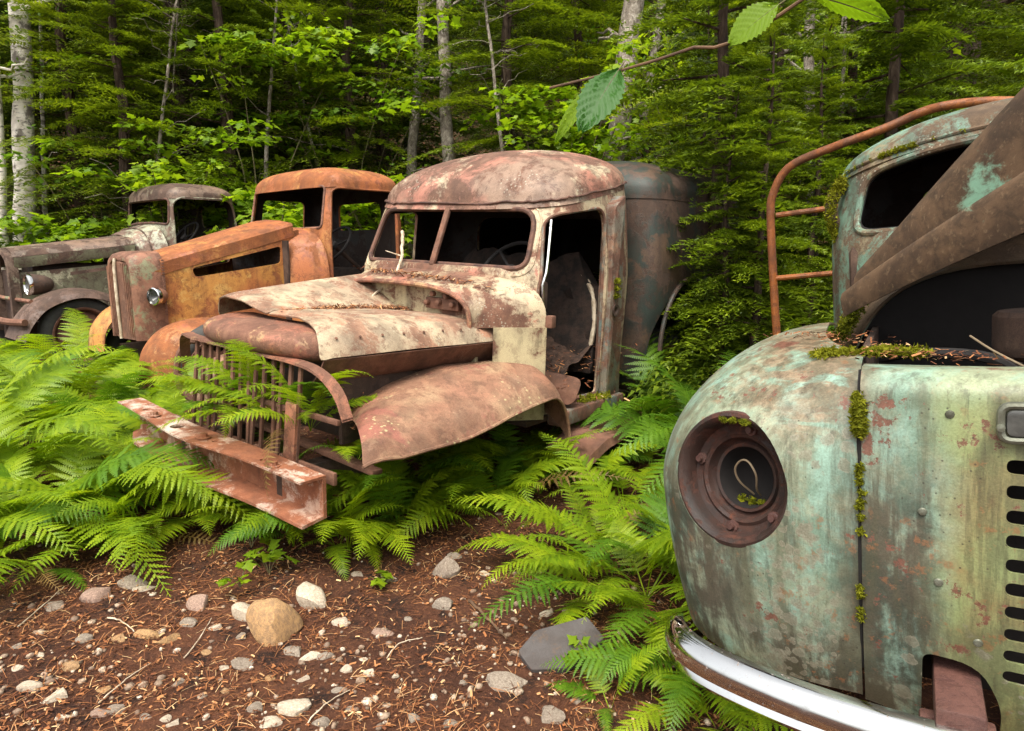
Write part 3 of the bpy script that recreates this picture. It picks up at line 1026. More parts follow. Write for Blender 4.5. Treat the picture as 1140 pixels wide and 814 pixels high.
# ---------------------------------------------------------------- birches and alders
def broad_tree(name, path, rads, bark, label, seed, leaves=0, leaf='birch', lmat='birch_leaf', size=0.06, zmin=1.8, spread=0.9, nbr=14, group=None, extra=None):
    rg = np.random.default_rng(seed)
    path = np.array(path, float)
    base = path[0]
    r = empty(name, tuple(base))
    P = path - base
    b = MB()
    sp = spline(P, 22)
    rr = np.interp(np.linspace(0, 1, 22), np.linspace(0, 1, len(rads)), rads)
    sp[:, :2] += rg.normal(0, 0.012, (22, 2)) * (rr[:, None] / 0.1) ** 0.5
    b.tube(sp, rr * rg.uniform(0.93, 1.07, 22), 14)
    b.build('trunk', M[bark], r, smooth=60)
    cs = []
    H = sp[-1, 2]
    for i in range(nbr):
        t = rg.uniform(zmin / H, 0.97) if H > zmin else 0.9
        k = min(20, int(t * 21))
        o = sp[k]
        az = rg.uniform(0, 6.28)
        L = spread * rg.uniform(0.5, 1.2) * (1.15 - 0.5 * t)
        el = R(rg.uniform(-5, 45))
        pts = [o]
        for q in range(1, 6):
            s = q / 5
            pts.append(o + np.array([math.cos(az) * math.cos(el) * L * s, math.sin(az) * math.cos(el) * L * s, math.sin(el) * L * s - 0.12 * L * s * s]) + rg.normal(0, 0.025, 3))
        bb = MB()
        bb.tube(pts, [max(0.004, rr[k] * 0.35 * (1 - s * 0.8)) for s in np.linspace(0, 1, 6)], 6)
        bb.build('branch', M[bark], r)
        cs += [pts[3], pts[4], pts[5]]
    if leaves:
        V, F = leaf_cloud(cs, 0.5, size, leaf, rg, leaves, 0.26, 0.35)
        link('crown', raw_mesh('crown', V, F, M[lmat]), r)
    tag(r, label, 'tree', group)
    return r


def trunk_path(px0, py0, px1, d, h=7.5, d1=None):
    """a trunk through two pixels of the photo at distance d, its foot on the ground"""
    a = at_depth(px0, py0, d)
    c = at_depth(px1, 0, d1 or d)
    k = (c[0] - a[0]) / max(0.2, c[2] - a[2])
    g = float(ground_z(a[0], a[1]))
    return [(a[0] + k * (g - a[2]), a[1], g - 0.15), tuple(a), tuple(c), (a[0] + k * (h - a[2]) * 0.9, c[1], h)]


broad_tree('birch_tree', trunk_path(27, 260, 21, 8.6, 9.0), [0.14, 0.118, 0.105, 0.05], 'birch_bark', 'thick white birch trunk with dark marks beside the old pale green truck', 31, 12, nbr=16, zmin=4.2)
broad_tree('birch_tree', trunk_path(2, 262, -14, 8.2, 8.0), [0.085, 0.07, 0.06, 0.03], 'birch_bark', 'slimmer white birch trunk close against the thick one', 32, 12, nbr=10, zmin=3.6)
broad_tree('birch_tree', trunk_path(52, 265, 44, 8.9, 5.0), [0.04, 0.03, 0.022, 0.012], 'birch_bark', 'thin pale birch sapling behind the old truck hood', 33, 8, nbr=10, zmin=1.2, spread=0.5)
broad_tree('birch_tree', trunk_path(458, 195, 470, 9.6, 8.0), [0.085, 0.07, 0.06, 0.03], 'grey_bark', 'slim mottled birch, the thinner of the pair behind the panel truck', 34, 16, nbr=22, zmin=1.6)
broad_tree('birch_tree', trunk_path(498, 185, 493, 9.2, 8.5), [0.10, 0.085, 0.075, 0.04], 'grey_bark', 'mottled birch, the thicker of the pair behind the panel truck', 35, 16, nbr=22, zmin=1.8)
broad_tree('alder_tree', trunk_path(685, 165, 706, 8.6, 8.5), [0.16, 0.135, 0.125, 0.06], 'grey_bark', 'leaning grey alder trunk behind the panel truck roof', 36, 16, nbr=18, zmin=2.0)
broad_tree('alder_tree', trunk_path(710, 165, 738, 9.2, 7.5), [0.075, 0.06, 0.055, 0.03], 'grey_bark', 'thin leaning grey alder next to the stout leaning trunk', 37, 14, nbr=14, zmin=2.0)
broad_tree('alder_tree', trunk_path(905, 380, 902, 6.2, 6.0), [0.06, 0.05, 0.045, 0.02], 'grey_bark', 'thin pale alder trunk behind the rusty pipe rack', 38, 12, nbr=12, zmin=1.8)
broad_tree('fir_snag', trunk_path(1060, 100, 1082, 7.6, 8.0), [0.24, 0.20, 0.18, 0.10], 'fir_bark', 'stout dark leaning trunk behind the mint green cab roof', 39, 0, nbr=12, zmin=1.8)
broad_tree('maple_sapling', trunk_path(295, 205, 308, 8.6, 4.6), [0.035, 0.03, 0.022, 0.012], 'grey_bark', 'slender grey maple sapling behind the orange truck roof', 40, 12, 'maple', 'maple', 0.09, nbr=10, zmin=1.7, spread=1.0)


for k, (px, py, d, h, lab) in enumerate(((172, 215, 8.3, 3.2, 'bare grey dead sapling bristling with twigs behind the pale truck'), (560, 175, 8.4, 3.0, 'bare dead sapling behind the faded panel truck roof'),
                                         (930, 250, 6.0, 3.2, 'bare dead sapling tangled behind the pipe rack'), (345, 150, 9.2, 4.5, 'bare leaning dead sapling beside the orange truck roof'))):
    broad_tree('dead_sapling', trunk_path(px, py, px + (25, -20, 12, -30)[k], d, h), [0.03, 0.024, 0.018, 0.008], 'grey_bark', lab, 70 + k, 0, nbr=26, zmin=0.9, spread=0.8)


# ---------------------------------------------------------------- vine maples: flat layers of bright lobed leaves
def maple_shrub(px, py, d, wid, hgt, nc, size, label, seed, mat='maple', ne=26):
    rg = np.random.default_rng(seed)
    c = at_depth(px, py, d)
    g = float(ground_z(c[0], c[1]))
    r = empty('vine_maple', (c[0], c[1], g))
    cz = c[2] - g
    cs = []
    b = MB()
    for i in range(nc):
        q = np.array([rg.normal(0, wid * 0.42), rg.normal(0, wid * 0.3), cz + rg.uniform(-hgt, hgt) * 0.5])
        q[2] = max(0.15, q[2])
        cs.append(q)
        if i % 7 == 0:
            m = q * np.array([0.35, 0.35, 0.6]) + rg.normal(0, 0.05, 3)
            b.tube(spline([(rg.normal(0, 0.06), rg.normal(0, 0.06), -0.1), tuple(m), tuple(q)], 6), np.linspace(0.014, 0.004, 6), 5)
    b.build('stem', M['stem'], r)
    V, F = leaf_cloud(cs, 0.34, size, 'maple', rg, ne, 0.27, 0.10)
    link('foliage', raw_mesh('foliage', V, F, M[mat]), r)
    tag(r, label, 'shrub')


maple_shrub(75, 262, 8.0, 1.3, 0.5, 40, 0.12, 'bright vine maple behind the hood of the old pale truck', 51)
maple_shrub(280, 45, 8.0, 1.9, 0.35, 18, 0.11, 'bright vine maple layer high in front of the dark fir', 52)
maple_shrub(320, 245, 7.9, 1.5, 0.7, 44, 0.12, 'yellow green vine maple seen through the orange truck windshield', 53)
maple_shrub(230, 150, 8.2, 1.6, 0.3, 12, 0.10, 'vine maple hanging above the pale truck cab', 54)
maple_shrub(620, 135, 8.2, 1.5, 0.9, 50, 0.11, 'bright vine maple behind the faded roof of the panel truck', 55)
maple_shrub(790, 70, 8.2, 1.5, 0.9, 30, 0.10, 'vine maple high behind the hemlock over the panel truck', 56)
maple_shrub(420, 230, 8.4, 1.0, 0.9, 34, 0.11, 'vine maple seen through the panel truck windshield', 57)
maple_shrub(380, 90, 9.0, 1.6, 1.2, 40, 0.09, 'leafy vine maple beside the slim birch pair', 58, 'birch_leaf')
maple_shrub(1000, 60, 7.8, 1.6, 0.9, 40, 0.10, 'vine maple behind the mint green roof', 59)
maple_shrub(895, 300, 6.6, 0.7, 0.8, 26, 0.10, 'bright vine maple showing through the rusty pipe rack', 60)
maple_shrub(195, 205, 7.8, 0.9, 0.5, 24, 0.11, 'vine maple clump right behind the pale truck roof', 61)
maple_shrub(110, 190, 8.4, 1.2, 0.4, 10, 0.10, 'dull green vine maple in front of the drooping hemlock', 62, 'birch_leaf')
# ---------------------------------------------------------------- truck pieces
def superring(yf, yr, hw, z, n=6.0, N=112, bow=0.0):
    """closed plan outline: front yf (bowed back at the sides), rear yr, half-width hw"""
    th = np.linspace(0, 2 * PI, N, endpoint=False)
    c, s = np.cos(th), np.sin(th)
    yc, hy = (yf + yr) / 2, (yr - yf) / 2
    x = hw * np.sign(c) * np.abs(c) ** (2 / n)
    y = yc + hy * np.sign(s) * np.abs(s) ** (2 / n)
    front = np.clip((yc - y) / hy, 0, 1)
    y = y + bow * front * (x / hw) ** 2
    return np.stack([x, y, np.full(N, z)], -1)


def tilt_eaves(p, r_):
    """eaves that climb towards the rear"""
    if p.get('arch'):
        r_[:, 2] += p['arch'] * np.clip(1 - (r_[:, 0] / p['hw']) ** 2, 0, 1) * sstep(1.36, 1.56, r_[:, 2])
    if p.get('tilt'):
        r_[:, 2] += p['tilt'] * (r_[:, 1] - p['ty']) * sstep(1.15, 1.5, r_[:, 2])


def cab_rings(p):
    rings = []
    for z in np.linspace(p['z0'], p['zb'], 7):
        t = (z - p['z0']) / (p['zb'] - p['z0'])
        rings.append(superring(p['yf0'] + (p['yf'] - p['yf0']) * t ** 2, p['yr'], p['hw0'] + (p['hw'] - p['hw0']) * math.sin(t * PI / 2), z, p['n'], bow=p['bow']))
    for z in np.linspace(p['zb'], p['zt'], 9)[1:]:
        t = (z - p['zb']) / (p['zt'] - p['zb'])
        rings.append(superring(p['yf'] + (p['yt'] - p['yf']) * t, p['yr'] - p.get('rake', 0.04) * t, p['hw'] + (p['hwt'] - p['hw']) * t ** 1.4, z, p['n'], bow=p['bow']))
    for r_ in rings: tilt_eaves(p, r_)
    return rings


def roof_rings(p, lift=0.004, z_from=None):
    """dome above zt; starts a little below it as an overlapping skirt"""
    out = []
    yf, yr, hw = p['yt'], p['yr'] - p.get('rake', 0.04), p['hwt']
    t0 = -0.05
    k = (p['hwt'] - p['hw']) / (p['zt'] - p['zb'])
    out.append(superring(yf - lift + (p['yf'] - p['yt']) * 0.045 / (p['zt'] - p['zb']), yr + lift, hw + lift - k * 0.03, p['zt'] - 0.03, p['n'], bow=p['bow']))
    yc = yf + (yr - yf) * p.get('crown', 0.55)
    for a in np.linspace(0, PI / 2, 15)[:-1]:
        s = math.cos(a) ** p.get('dome', 0.8)
        q = superring(yf - lift, yr + lift, hw + lift, p['zt'] + (p['zc'] - p['zt']) * math.sin(a) ** 0.95, p['n'] * (0.62 + 0.38 * math.cos(a)), bow=p['bow'] * math.cos(a))
        q[:, 0] *= s
        q[:, 1] = yc + (q[:, 1] - yc) * s
        out.append(q)
    for r_ in out: tilt_eaves(p, r_)
    return out


def loft_mb(rings, cap_top=False, cap_bot=False):
    b = MB()
    b.grid(rings, close_v=True)
    n = len(rings[0])
    m = len(rings)
    if cap_top: b.f.append(tuple((m - 1) * n + k for k in range(n)))
    if cap_bot: b.f.append(tuple(k for k in range(n))[::-1])
    return b


def bvh_of(rings):
    b = loft_mb(rings)
    return BVHTree.FromPolygons([Vector(v) for v in b.v], b.f)


def on_surface(bvh, poly, axis, start, sign):
    """outline (u, v) thrown along an axis onto the shell"""
    out = []
    for u, v in poly:
        o = Vector((start, u, v)) if axis == 0 else Vector((u, start, v))
        d = Vector((sign, 0, 0)) if axis == 0 else Vector((0, sign, 0))
        h = bvh.ray_cast(o, d)
        if h[0] is not None: out.append(tuple(h[0]))
    return out


def steering(root, c, tilt=55, r=0.2, az=0):
    """wheel, spokes and column"""
    Mx = Matrix.Translation(Vector(c)) @ Matrix.Rotation(az, 4, 'Z') @ Matrix.Rotation(R(tilt), 4, 'X')
    b = MB()
    ring = [tuple(Mx @ Vector((r * math.cos(a), r * math.sin(a), 0))) for a in np.linspace(0, 2 * PI, 40, endpoint=False)]
    b.tube(ring, 0.011, 8, closed=True)
    o = b.build('steering_wheel', M['black'], root)
    b = MB()
    for a in (0.3, 2.4, 4.5):
        b.tube([tuple(Mx @ Vector((0, 0, -0.015))), tuple(Mx @ Vector((r * math.cos(a), r * math.sin(a), 0)))], 0.008, 6)
    b.lathe([(0, 0.02), (0.035, 0.012), (0.04, -0.02), (0, -0.03)], Mx, 16)
    b.build('spoke', M['black'], o)
    b = MB()
    b.tube([tuple(Mx @ Vector((0, 0, -0.02))), tuple(Mx @ Vector((0, 0, -0.7)))], 0.018, 8)
    b.build('steering_column', M['dark_iron'], root)


def fender_surface(path, xi, xo, crown=0.09, lip=0.03, n=40, m=15, flare=None):
    """crowned wing: path (y, z) of its ridge, across from xi (inner) to xo (outer), rolled down at the outer edge"""
    sp = spline([(0, a, b) for a, b in path], n)
    rows = []
    for i in range(n):
        t = sp[min(i + 1, n - 1)] - sp[max(i - 1, 0)]
        t /= np.linalg.norm(t)
        nrm = np.array([0, -t[2], t[1]])
        if nrm[2] < 0 and abs(t[1]) > 0.3: nrm = -nrm
        row = []
        wo = 1.0 if flare is None else np.interp(i / (n - 1), np.linspace(0, 1, len(flare)), flare)
        for j in range(m):
            u = j / (m - 1)
            x = xi + (xo - xi) * (1 - (1 - u) ** 1.0) * wo + 0 * u
            d = -crown * (max(0, u - 0.25) / 0.75) ** 2.6 - crown * 0.35 * (max(0, 0.3 - u) / 0.3) ** 2
            if u > 0.93: d -= lip * (u - 0.93) / 0.07
            row.append(sp[i] * np.array([0, 1, 1]) + np.array([x, 0, 0]) + nrm * d)
        rows.append(row)
    return rows


def wheel(root, c, r=0.34, w=0.16, side=1, steer=0.0):
    """tyre, rim and disc with holes, facing +x when side = 1"""
    Mx = Matrix.Translation(Vector(c)) @ Matrix.Rotation(steer, 4, 'Z') @ Matrix.Rotation(R(90) * side, 4, 'Y')
    b = MB()
    h = w / 2
    b.lathe([(r * 0.66, -h * 0.7), (r * 0.72, -h), (r * 0.88, -h * 1.02), (r * 0.97, -h * 0.72), (r, -h * 0.3), (r * 0.992, -h * 0.1), (r, h * 0.1), (r, h * 0.35), (r * 0.97, h * 0.72), (r * 0.88, h * 1.02), (r * 0.80, h * 1.04), (r * 0.72, h), (r * 0.66, h * 0.7)], Mx, 56)
    wh = b.build('wheel', M['rubber'], root, smooth=50)
    wh.name = 'wheel'
    b = MB()
    b.lathe([(r * 0.70, -h * 0.6), (r * 0.71, h * 0.95), (r * 0.735, h * 1.02), (r * 0.72, h * 1.06), (r * 0.68, h * 1.0), (r * 0.64, h * 0.6), (r * 0.62, h * 0.2)], Mx, 48)
    b.build('rim', M['b_bar'], wh)
    b = MB()
    b.lathe([(r * 0.625, h * 0.16), (r * 0.58, h * 0.42), (r * 0.42, h * 0.62), (r * 0.30, h * 0.55), (r * 0.22, h * 0.75), (r * 0.10, h * 0.9), (0.0, h * 0.92)], Mx, 48)
    cut = MB()
    for k in range(6):
        a = k * PI / 3
        Mk = Mx @ Matrix.Rotation(a, 4, 'Z') @ Matrix.Translation(Vector((r * 0.48, 0, 0)))
        cut.lathe([(0, -0.1), (r * 0.075, -0.1), (r * 0.075, 0.2), (0, 0.2)], Mk @ Matrix.Diagonal(Vector((1, 1.5, 1, 1))), 14)
    b.build('wheel_disc', M['b_bar'], wh, solid=0.006, cutters=cut)
    return wh


def headlamp(root, c, r=0.09, L=0.16, body='dark_iron', az=0.0):
    """bullet lamp facing -y"""
    Mx = Matrix.Translation(Vector(c)) @ Matrix.Rotation(az, 4, 'Z') @ Matrix.Rotation(R(90), 4, 'X')
    b = MB()
    prof = [(r, 0)] + [(r * math.cos(a) ** 0.7, -L * math.sin(a)) for a in np.linspace(0.1, PI / 2 - 0.02, 10)] + [(0, -L)]
    b.lathe(prof, Mx, 28)
    o = b.build('headlight', M[body], root)
    b = MB()
    b.lathe([(r * 0.86, 0.008), (r * 0.9, 0.022), (r * 1.03, 0.018), (r * 1.06, 0.0), (r * 1.02, -0.014)], Mx, 28)
    b.build('lamp_rim', M['chrome'], o)
    b = MB()
    b.lathe([(r * 0.9, 0.006), (r * 0.6, 0.004), (r * 0.3, -0.02), (0, -0.03)], Mx, 28)
    b.build('reflector', M['glass_lens'], o)
    return o


def moss_clump(root, pts, rad, n, rg, size=0.012, mat='moss', name='moss', flat=0.6):
    """tufts of tiny leaves heaped over points"""
    T = []
    for c in pts:
        c = np.array(c, float)
        k = n
        d = rg.normal(0, 1, (k, 3))
        d /= np.linalg.norm(d, axis=1)[:, None]
        p = c + d * rad * rg.uniform(0.2, 1.0, (k, 1)) * np.array([1, 1, flat])
        a = rg.normal(0, 1, (k, 3)) * size
        bb = rg.normal(0, 1, (k, 3)) * size
        T.append(np.stack([p, p + a, p + bb], 1))
    o = link(name, tri_mesh(name, np.concatenate(T), M[mat]), root)
    o['kind'] = 'stuff'
    return o


def litter_pile(root, pts, n, rg, spread, name='leaf_litter', sc=0.7):
    """needles and bark flakes lying along a line of points"""
    P = spline(pts, 40)
    q = P[rg.integers(0, 40, n)] + rg.normal(0, 1, (n, 3)) * np.array(spread)
    a = rg.uniform(0, 6.28, n)
    l, wd = sc * rg.uniform(0.006, 0.03, n), sc * rg.uniform(0.0015, 0.005, n)
    d = np.stack([np.cos(a), np.sin(a), rg.normal(0, 0.25, n)], -1)
    s = np.stack([-np.sin(a), np.cos(a), rg.normal(0, 0.3, n)], -1)
    A, B, Cc, D = q - d * l[:, None] - s * wd[:, None], q + d * l[:, None] - s * wd[:, None], q + d * l[:, None] + s * wd[:, None], q - d * l[:, None] + s * wd[:, None]
    V = np.stack([A, B, Cc, D], 1).reshape(-1, 3)
    o = link(name, raw_mesh(name, V, np.arange(n * 4).reshape(n, 4), M['litter']), root)
    o['kind'] = 'stuff'
    return o
# ================================================================ panel truck with the fallen grille (middle)
def truck_b():
    FB = Frame((-1.262, 2.72, 0), 38, -2)
    root = empty('truck', tuple(FB.o), (0, -FB.roll, -FB.yaw))
    tag(root, 'rusted cream and faded red panel truck with doorless cab and open hood', 'truck', 'wrecked trucks')
    rg = np.random.default_rng(101)
    p = dict(z0=0.47, zb=1.17, zt=1.535, zc=1.765, yf0=1.25, yf=1.28, yt=1.44, yr=2.30, hw0=0.72, hw=0.75, hwt=0.69, bow=0.055, n=5.0, rake=0.03, crown=0.55, dome=1.0, tilt=0.20, ty=1.46)
    rings = cab_rings(p)
    bvh = bvh_of(rings)
    ws = rpoly([(-0.60, 1.205), (0.585, 1.205), (0.55, 1.50), (-0.565, 1.50)], [0.07, 0.07, 0.10, 0.10])
    door = rpoly([(1.375, 0.52), (1.375, 1.14), (1.49, 1.475), (1.87, 1.53), (1.87, 0.52)], [0.03, 0.08, 0.07, 0.09, 0.03])
    fwin = rpoly([(1.47, 1.0), (1.54, 1.47), (1.87, 1.50), (1.87, 1.0)], 0.05)
    cut = MB()
    cut.prism(ws, 1, 0.9, 1.75)
    cut.prism(door, 0, 0.60, 1.2)
    cut.prism(fwin, 0, -1.2, -0.55)
    cut.prism(rpoly([(-0.55, 0.6), (0.55, 0.6), (0.5, 1.48), (-0.5, 1.48)], 0.1), 1, 2.05, 2.6)
    loft_mb(rings).build('cab', M['b_cab'], root, solid=0.022, cutters=cut, inner=M['inner_shade'])
    rf = roof_rings(p)
    ro = loft_mb(rf, cap_top=True).build('roof', M['b_roof'], root, solid=0.008, inner=M['inner_shade'])
    # drip seam with small kinks along the roof joint
    b = MB()
    sm = superring(p['yt'] - 0.012, p['yr'] - 0.03 + 0.01, p['hwt'] + 0.012, p['zt'] + 0.002, p['n'], bow=p['bow'])
    sm[:, 2] += p['tilt'] * (sm[:, 1] - p['ty'])
    sm[:, 2] += rg.normal(0, 0.0025, len(sm))
    sm[:, 1] += rg.normal(0, 0.002, len(sm))
    b.tube(sm, 0.006, 6, closed=True)
    b.build('roof_seam', M['gasket'], ro)
    # windshield gasket and divider
    b = MB()
    lp = on_surface(bvh, ws, 1, 0.8, 1)
    b.tube(lp, 0.014, 8, closed=True)
    b.build('windshield_frame', M['gasket'], root)
    b = MB()
    outer = rpoly([(-0.635, 1.17), (0.62, 1.17), (0.58, 1.53), (-0.595, 1.53)], [0.09, 0.09, 0.12, 0.12])
    b.tube([(x, y + 0.001, z) for x, y, z in on_surface(bvh, outer, 1, 0.8, 1)], 0.0065, 6, closed=True)
    b.build('windshield_bead', M['b_cab'], root)
    b = MB()
    b.bar((-0.005, 1.30, 1.2), (-0.005, 1.43, 1.51), 0.035, 0.02, up=(0, -1, 0.5))
    b.build('windshield_divider', M['b_bar'], root, bevel=0.004)
    # door frame trim, bleached strip on the front post
    b = MB()
    dl = on_surface(bvh, door, 0, 1.3, -1)
    b.tube(dl, 0.009, 6, closed=True)
    b.build('door_frame', M['b_post'], root)
    b = MB()
    tr = [q for q in on_surface(bvh, [(1.388, z) for z in np.linspace(0.98, 1.13, 6)] + [(1.392 + 0.11 * t, 1.15 + 0.31 * t) for t in np.linspace(0, 0.96, 8)], 0, 1.3, -1)]
    b.tube([(x + 0.004, y, z) for x, y, z in tr], 0.008, 6)
    b.build('door_trim', M['chrome'], root)
    b = MB()
    b.box(0.725, 0.765, 1.34, 1.38, 0.93, 0.99)
    b.build('hinge', M['b_bar'], root, bevel=0.006)
    # thick rear door post
    b = MB()
    b.prism(rpoly([(1.885, 0.47), (1.885, 1.53), (1.99, 1.60), (2.04, 0.47)], 0.02), 0, 0.69, 0.772)
    b.build('door_post', M['b_post'], root, bevel=0.008)
    b = MB()
    b.lathe([(0.012, 0.0), (0.03, 0.004), (0.034, 0.014), (0.02, 0.012), (0.012, 0.002)], Matrix.Translation((0.775, 1.925, 0.98)) @ Matrix.Rotation(R(90), 4, 'Y'), 18)
    b.build('door_latch', M['dark_iron'], root)
    moss_clump(root, [(0.776, 1.93, z) for z in (1.06, 1.1, 1.14)], 0.028, 120, rg, 0.008, name='lichen')
    # floor, sill, running board
    b = MB()
    b.box(-0.70, 0.70, 1.25, 2.26, 0.44, 0.465)
    b.build('cab_floor', M['inner'], root)
    b = MB()
    b.box(0.70, 0.80, 1.42, 2.05, 0.42, 0.50)
    b.build('door_sill', M['b_post'], root, bevel=0.012)
    rows = []
    for y in np.linspace(1.36, 2.18, 20):
        t = (y - 1.36) / 0.82
        zz = 0.36 + 0.05 * t - 0.05 * max(0, 0.25 - t) / 0.25
        rows.append([(0.74, y, zz + 0.01), (0.82, y, zz + 0.004), (0.92 - 0.05 * t ** 4, y, zz), (0.975 - 0.10 * t ** 4, y, zz - 0.008), (0.99 - 0.11 * t ** 4, y, zz - 0.05)])
    b = MB().grid(rows)
    b.build('running_board', M['b_bar'], root, solid=0.008)
    moss_clump(root, [(0.74 + 0.01 * k, 1.7 + 0.06 * k, 0.505) for k in range(4)] + [(0.70, 1.6, 0.475), (0.69, 1.68, 0.475)], 0.045, 160, rg, 0.010)
    # interior: bench back, debris, fallen plate, wheel
    b = MB()
    P = []
    for z in np.linspace(0.6, 1.24, 12):
        t = (z - 0.6) / 0.64
        wx = 0.56 * (1 - max(0, t - 0.55) ** 2 * 1.6)
        P.append([(0.08 + x * wx, 1.98 + 0.10 * t - 0.05 * math.cos(x * 1.5) + rg.normal(0, 0.014), z + 0.03 * math.sin(x * 9) * t ** 3) for x in np.linspace(-1, 1, 18)])
    b.grid(P)
    b.build('seat_back', M['seat'], root, solid=0.09)
    b = MB()
    edge = [(0.62, 1.92, 0.66), (0.645, 1.93, 0.85), (0.63, 1.95, 1.0), (0.57, 1.97, 1.12), (0.45, 1.99, 1.2)]
    b.tube(spline(edge, 20), 0.014, 6)
    b.build('seat_piping', M['bleached'], root)
    hx, hy = np.meshgrid(np.linspace(-0.66, 0.66, 40), np.linspace(1.3, 2.2, 30), indexing='ij')
    hz = 0.48 + 0.22 * sstep(1.4, 2.0, hy) + 0.09 * vnoise(hx * 9, hy * 9, 5) + 0.05 * vnoise(hx * 22, hy * 22, 6)
    MB().grid(np.stack([hx, hy, hz], -1)).build('debris_heap', M['debris'], root)
    litter_pile(root, [(0.6, 1.5, 0.6), (0.4, 1.75, 0.68), (0.5, 1.95, 0.72)], 900, rg, (0.16, 0.16, 0.035), name='cab_litter')
    b = MB()
    b.prism(rpoly([(-0.12, -0.08), (0.1, -0.08), (0.13, 0.07), (-0.1, 0.08)], 0.05), 2, -0.008, 0.008)
    o = b.build('loose_plate', M['b_bar'], root, bevel=0.003)
    o.location = (0.70, 1.50, 0.60)
    o.rotation_euler = (R(68), R(8), R(38))
    steering(root, (0.33, 1.56, 1.18), 52, 0.19)
    b = MB()
    b.box(-0.66, 0.66, 1.40, 1.46, 1.0, 1.15)
    b.build('dashboard', M['inner'], root, bevel=0.02)
    # cowl: arch in front of the windshield, cream side panel below it
    def arch(y, hw, zt, zs, n=3.2, m=33):
        out = []
        for a in np.linspace(0, PI, m):
            c, s = math.cos(a), math.sin(a)
            out.append((hw * np.sign(c) * abs(c) ** (2 / n), y + 0.012 * (abs(c) ** 2), zs + (zt - zs) * abs(s) ** (2 / n)))
        return out
    secs = [arch(y, hw, zt, 0.93) for y, hw, zt in ((1.04, 0.50, 1.118), (1.06, 0.512, 1.128), (1.12, 0.555, 1.142), (1.2, 0.62, 1.158), (1.27, 0.682, 1.172), (1.335, 0.728, 1.19))]
    MB().grid(secs).build('cowl', M['b_cab'], root, solid=0.01)
    b = MB()
    b.tube([(x, y - 0.012, z) for x, y, z in secs[0]], 0.012, 8)
    b.build('cowl_rim', M['b_nose'], root)
    for sd in (1, -1):
        rows = [[(sd * hw, y + 0.012, z) for z in np.linspace(0.47, 0.932, 8)] for y, hw in ((1.13, 0.562), (1.2, 0.621), (1.27, 0.683), (1.335, 0.729))]
        MB().grid(rows).build('side_panel', M['b_cream'], root, solid=0.008)
    b = MB()
    fw = [(x * 0.985, z) for x, y, z in secs[0]]
    b.prism([(0.49, 0.5)] + fw + [(-0.49, 0.5)], 1, 1.10, 1.115)
    b.build('firewall', M['b_cream'], root)
    b = MB()
    b.box(0.18, 0.40, 1.07, 1.10, 1.0, 1.055)
    for x, z in ((0.2, 1.03), (0.28, 1.035), (0.37, 1.03), (0.24, 1.075), (0.33, 1.07)):
        b.lathe([(0, 0.02), (0.014, 0.018), (0.014, -0.004)], Matrix.Translation((x, 1.065, z)) @ Matrix.Rotation(R(90), 4, 'X'), 10)
    b.build('relay_box', M['b_bar'], root, bevel=0.003)
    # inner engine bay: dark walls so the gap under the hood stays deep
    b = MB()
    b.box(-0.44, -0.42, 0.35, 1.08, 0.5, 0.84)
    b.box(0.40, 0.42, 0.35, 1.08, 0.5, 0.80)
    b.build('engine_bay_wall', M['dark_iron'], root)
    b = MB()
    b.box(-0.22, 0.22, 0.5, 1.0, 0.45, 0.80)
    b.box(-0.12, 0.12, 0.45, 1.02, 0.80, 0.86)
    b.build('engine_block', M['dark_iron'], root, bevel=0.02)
    # hood: two bent halves meeting along a littered crease
    xs = np.array([-0.52, -0.50, -0.45, -0.36, -0.2, -0.05, 0.0, 0.05, 0.2, 0.32, 0.40, 0.455, 0.485, 0.492])
    zf = np.array([0.955, 1.005, 1.05, 1.066, 1.058, 1.03, 1.022, 1.024, 1.022, 1.012, 0.994, 0.955, 0.91, 0.885])
    zr = np.array([1.03, 1.085, 1.13, 1.140, 1.05, 0.972, 0.958, 0.962, 0.965, 0.962, 0.95, 0.925, 0.885, 0.862])
    yf = np.array([0.36, 0.35, 0.33, 0.31, 0.30, 0.295, 0.295, 0.30, 0.31, 0.28, 0.25, 0.22, 0.205, 0.20])
    yr = np.array([1.22, 1.22, 1.20, 1.18, 1.165, 1.15, 1.15, 1.15, 1.17, 1.19, 1.21, 1.24, 1.27, 1.28])
    xq = np.interp(np.linspace(0, 1, 60), np.linspace(0, 1, len(xs)), xs)
    def prof(t, x, arr):
        return np.interp(x, xs, arr)
    def hood_half(lo, hi, name):
        sel = np.array([x for x in np.linspace(lo, hi, 34)])
        rows = []
        for t in np.linspace(0, 1, 26):
            z = prof(t, sel, zf) * (1 - t) + prof(t, sel, zr) * t + 0.012 * math.sin(PI * t) * np.cos(sel * 3) + 0.004 * vnoise(sel * 9, sel * 0 + t * 7, 3)
            y = np.interp(sel, xs, yf) * (1 - t) + np.interp(sel, xs, yr) * t
            if t == 0: z = z - 0.012
            rows.append(np.stack([np.where(sel > 0, sel * (1 + 0.16 * t), sel), y, z], -1))
        return MB().grid(rows).build(name, M['b_hood'], root, solid=0.006, subsurf=1, smooth=50)
    hood_half(-0.52, -0.004, 'hood')
    hood_half(0.004, 0.492, 'hood')
    b = MB()
    rows = []
    for t in np.linspace(0, 1, 16):
        y = 0.22 + 1.03 * t
        z = 0.882 * (1 - t) + 0.86 * t
        q_ = 1 + 0.16 * t
        rows.append([(0.486 * q_, y, z), (0.478 * q_, y, z - 0.012), (0.43 * q_, y + 0.01, z - 0.085 + 0.03 * abs(t - 0.5)), (0.40 * q_, y, z - 0.105)])
    MB().grid(rows).build('hood_flange', M['b_bar'], root, solid=0.006)
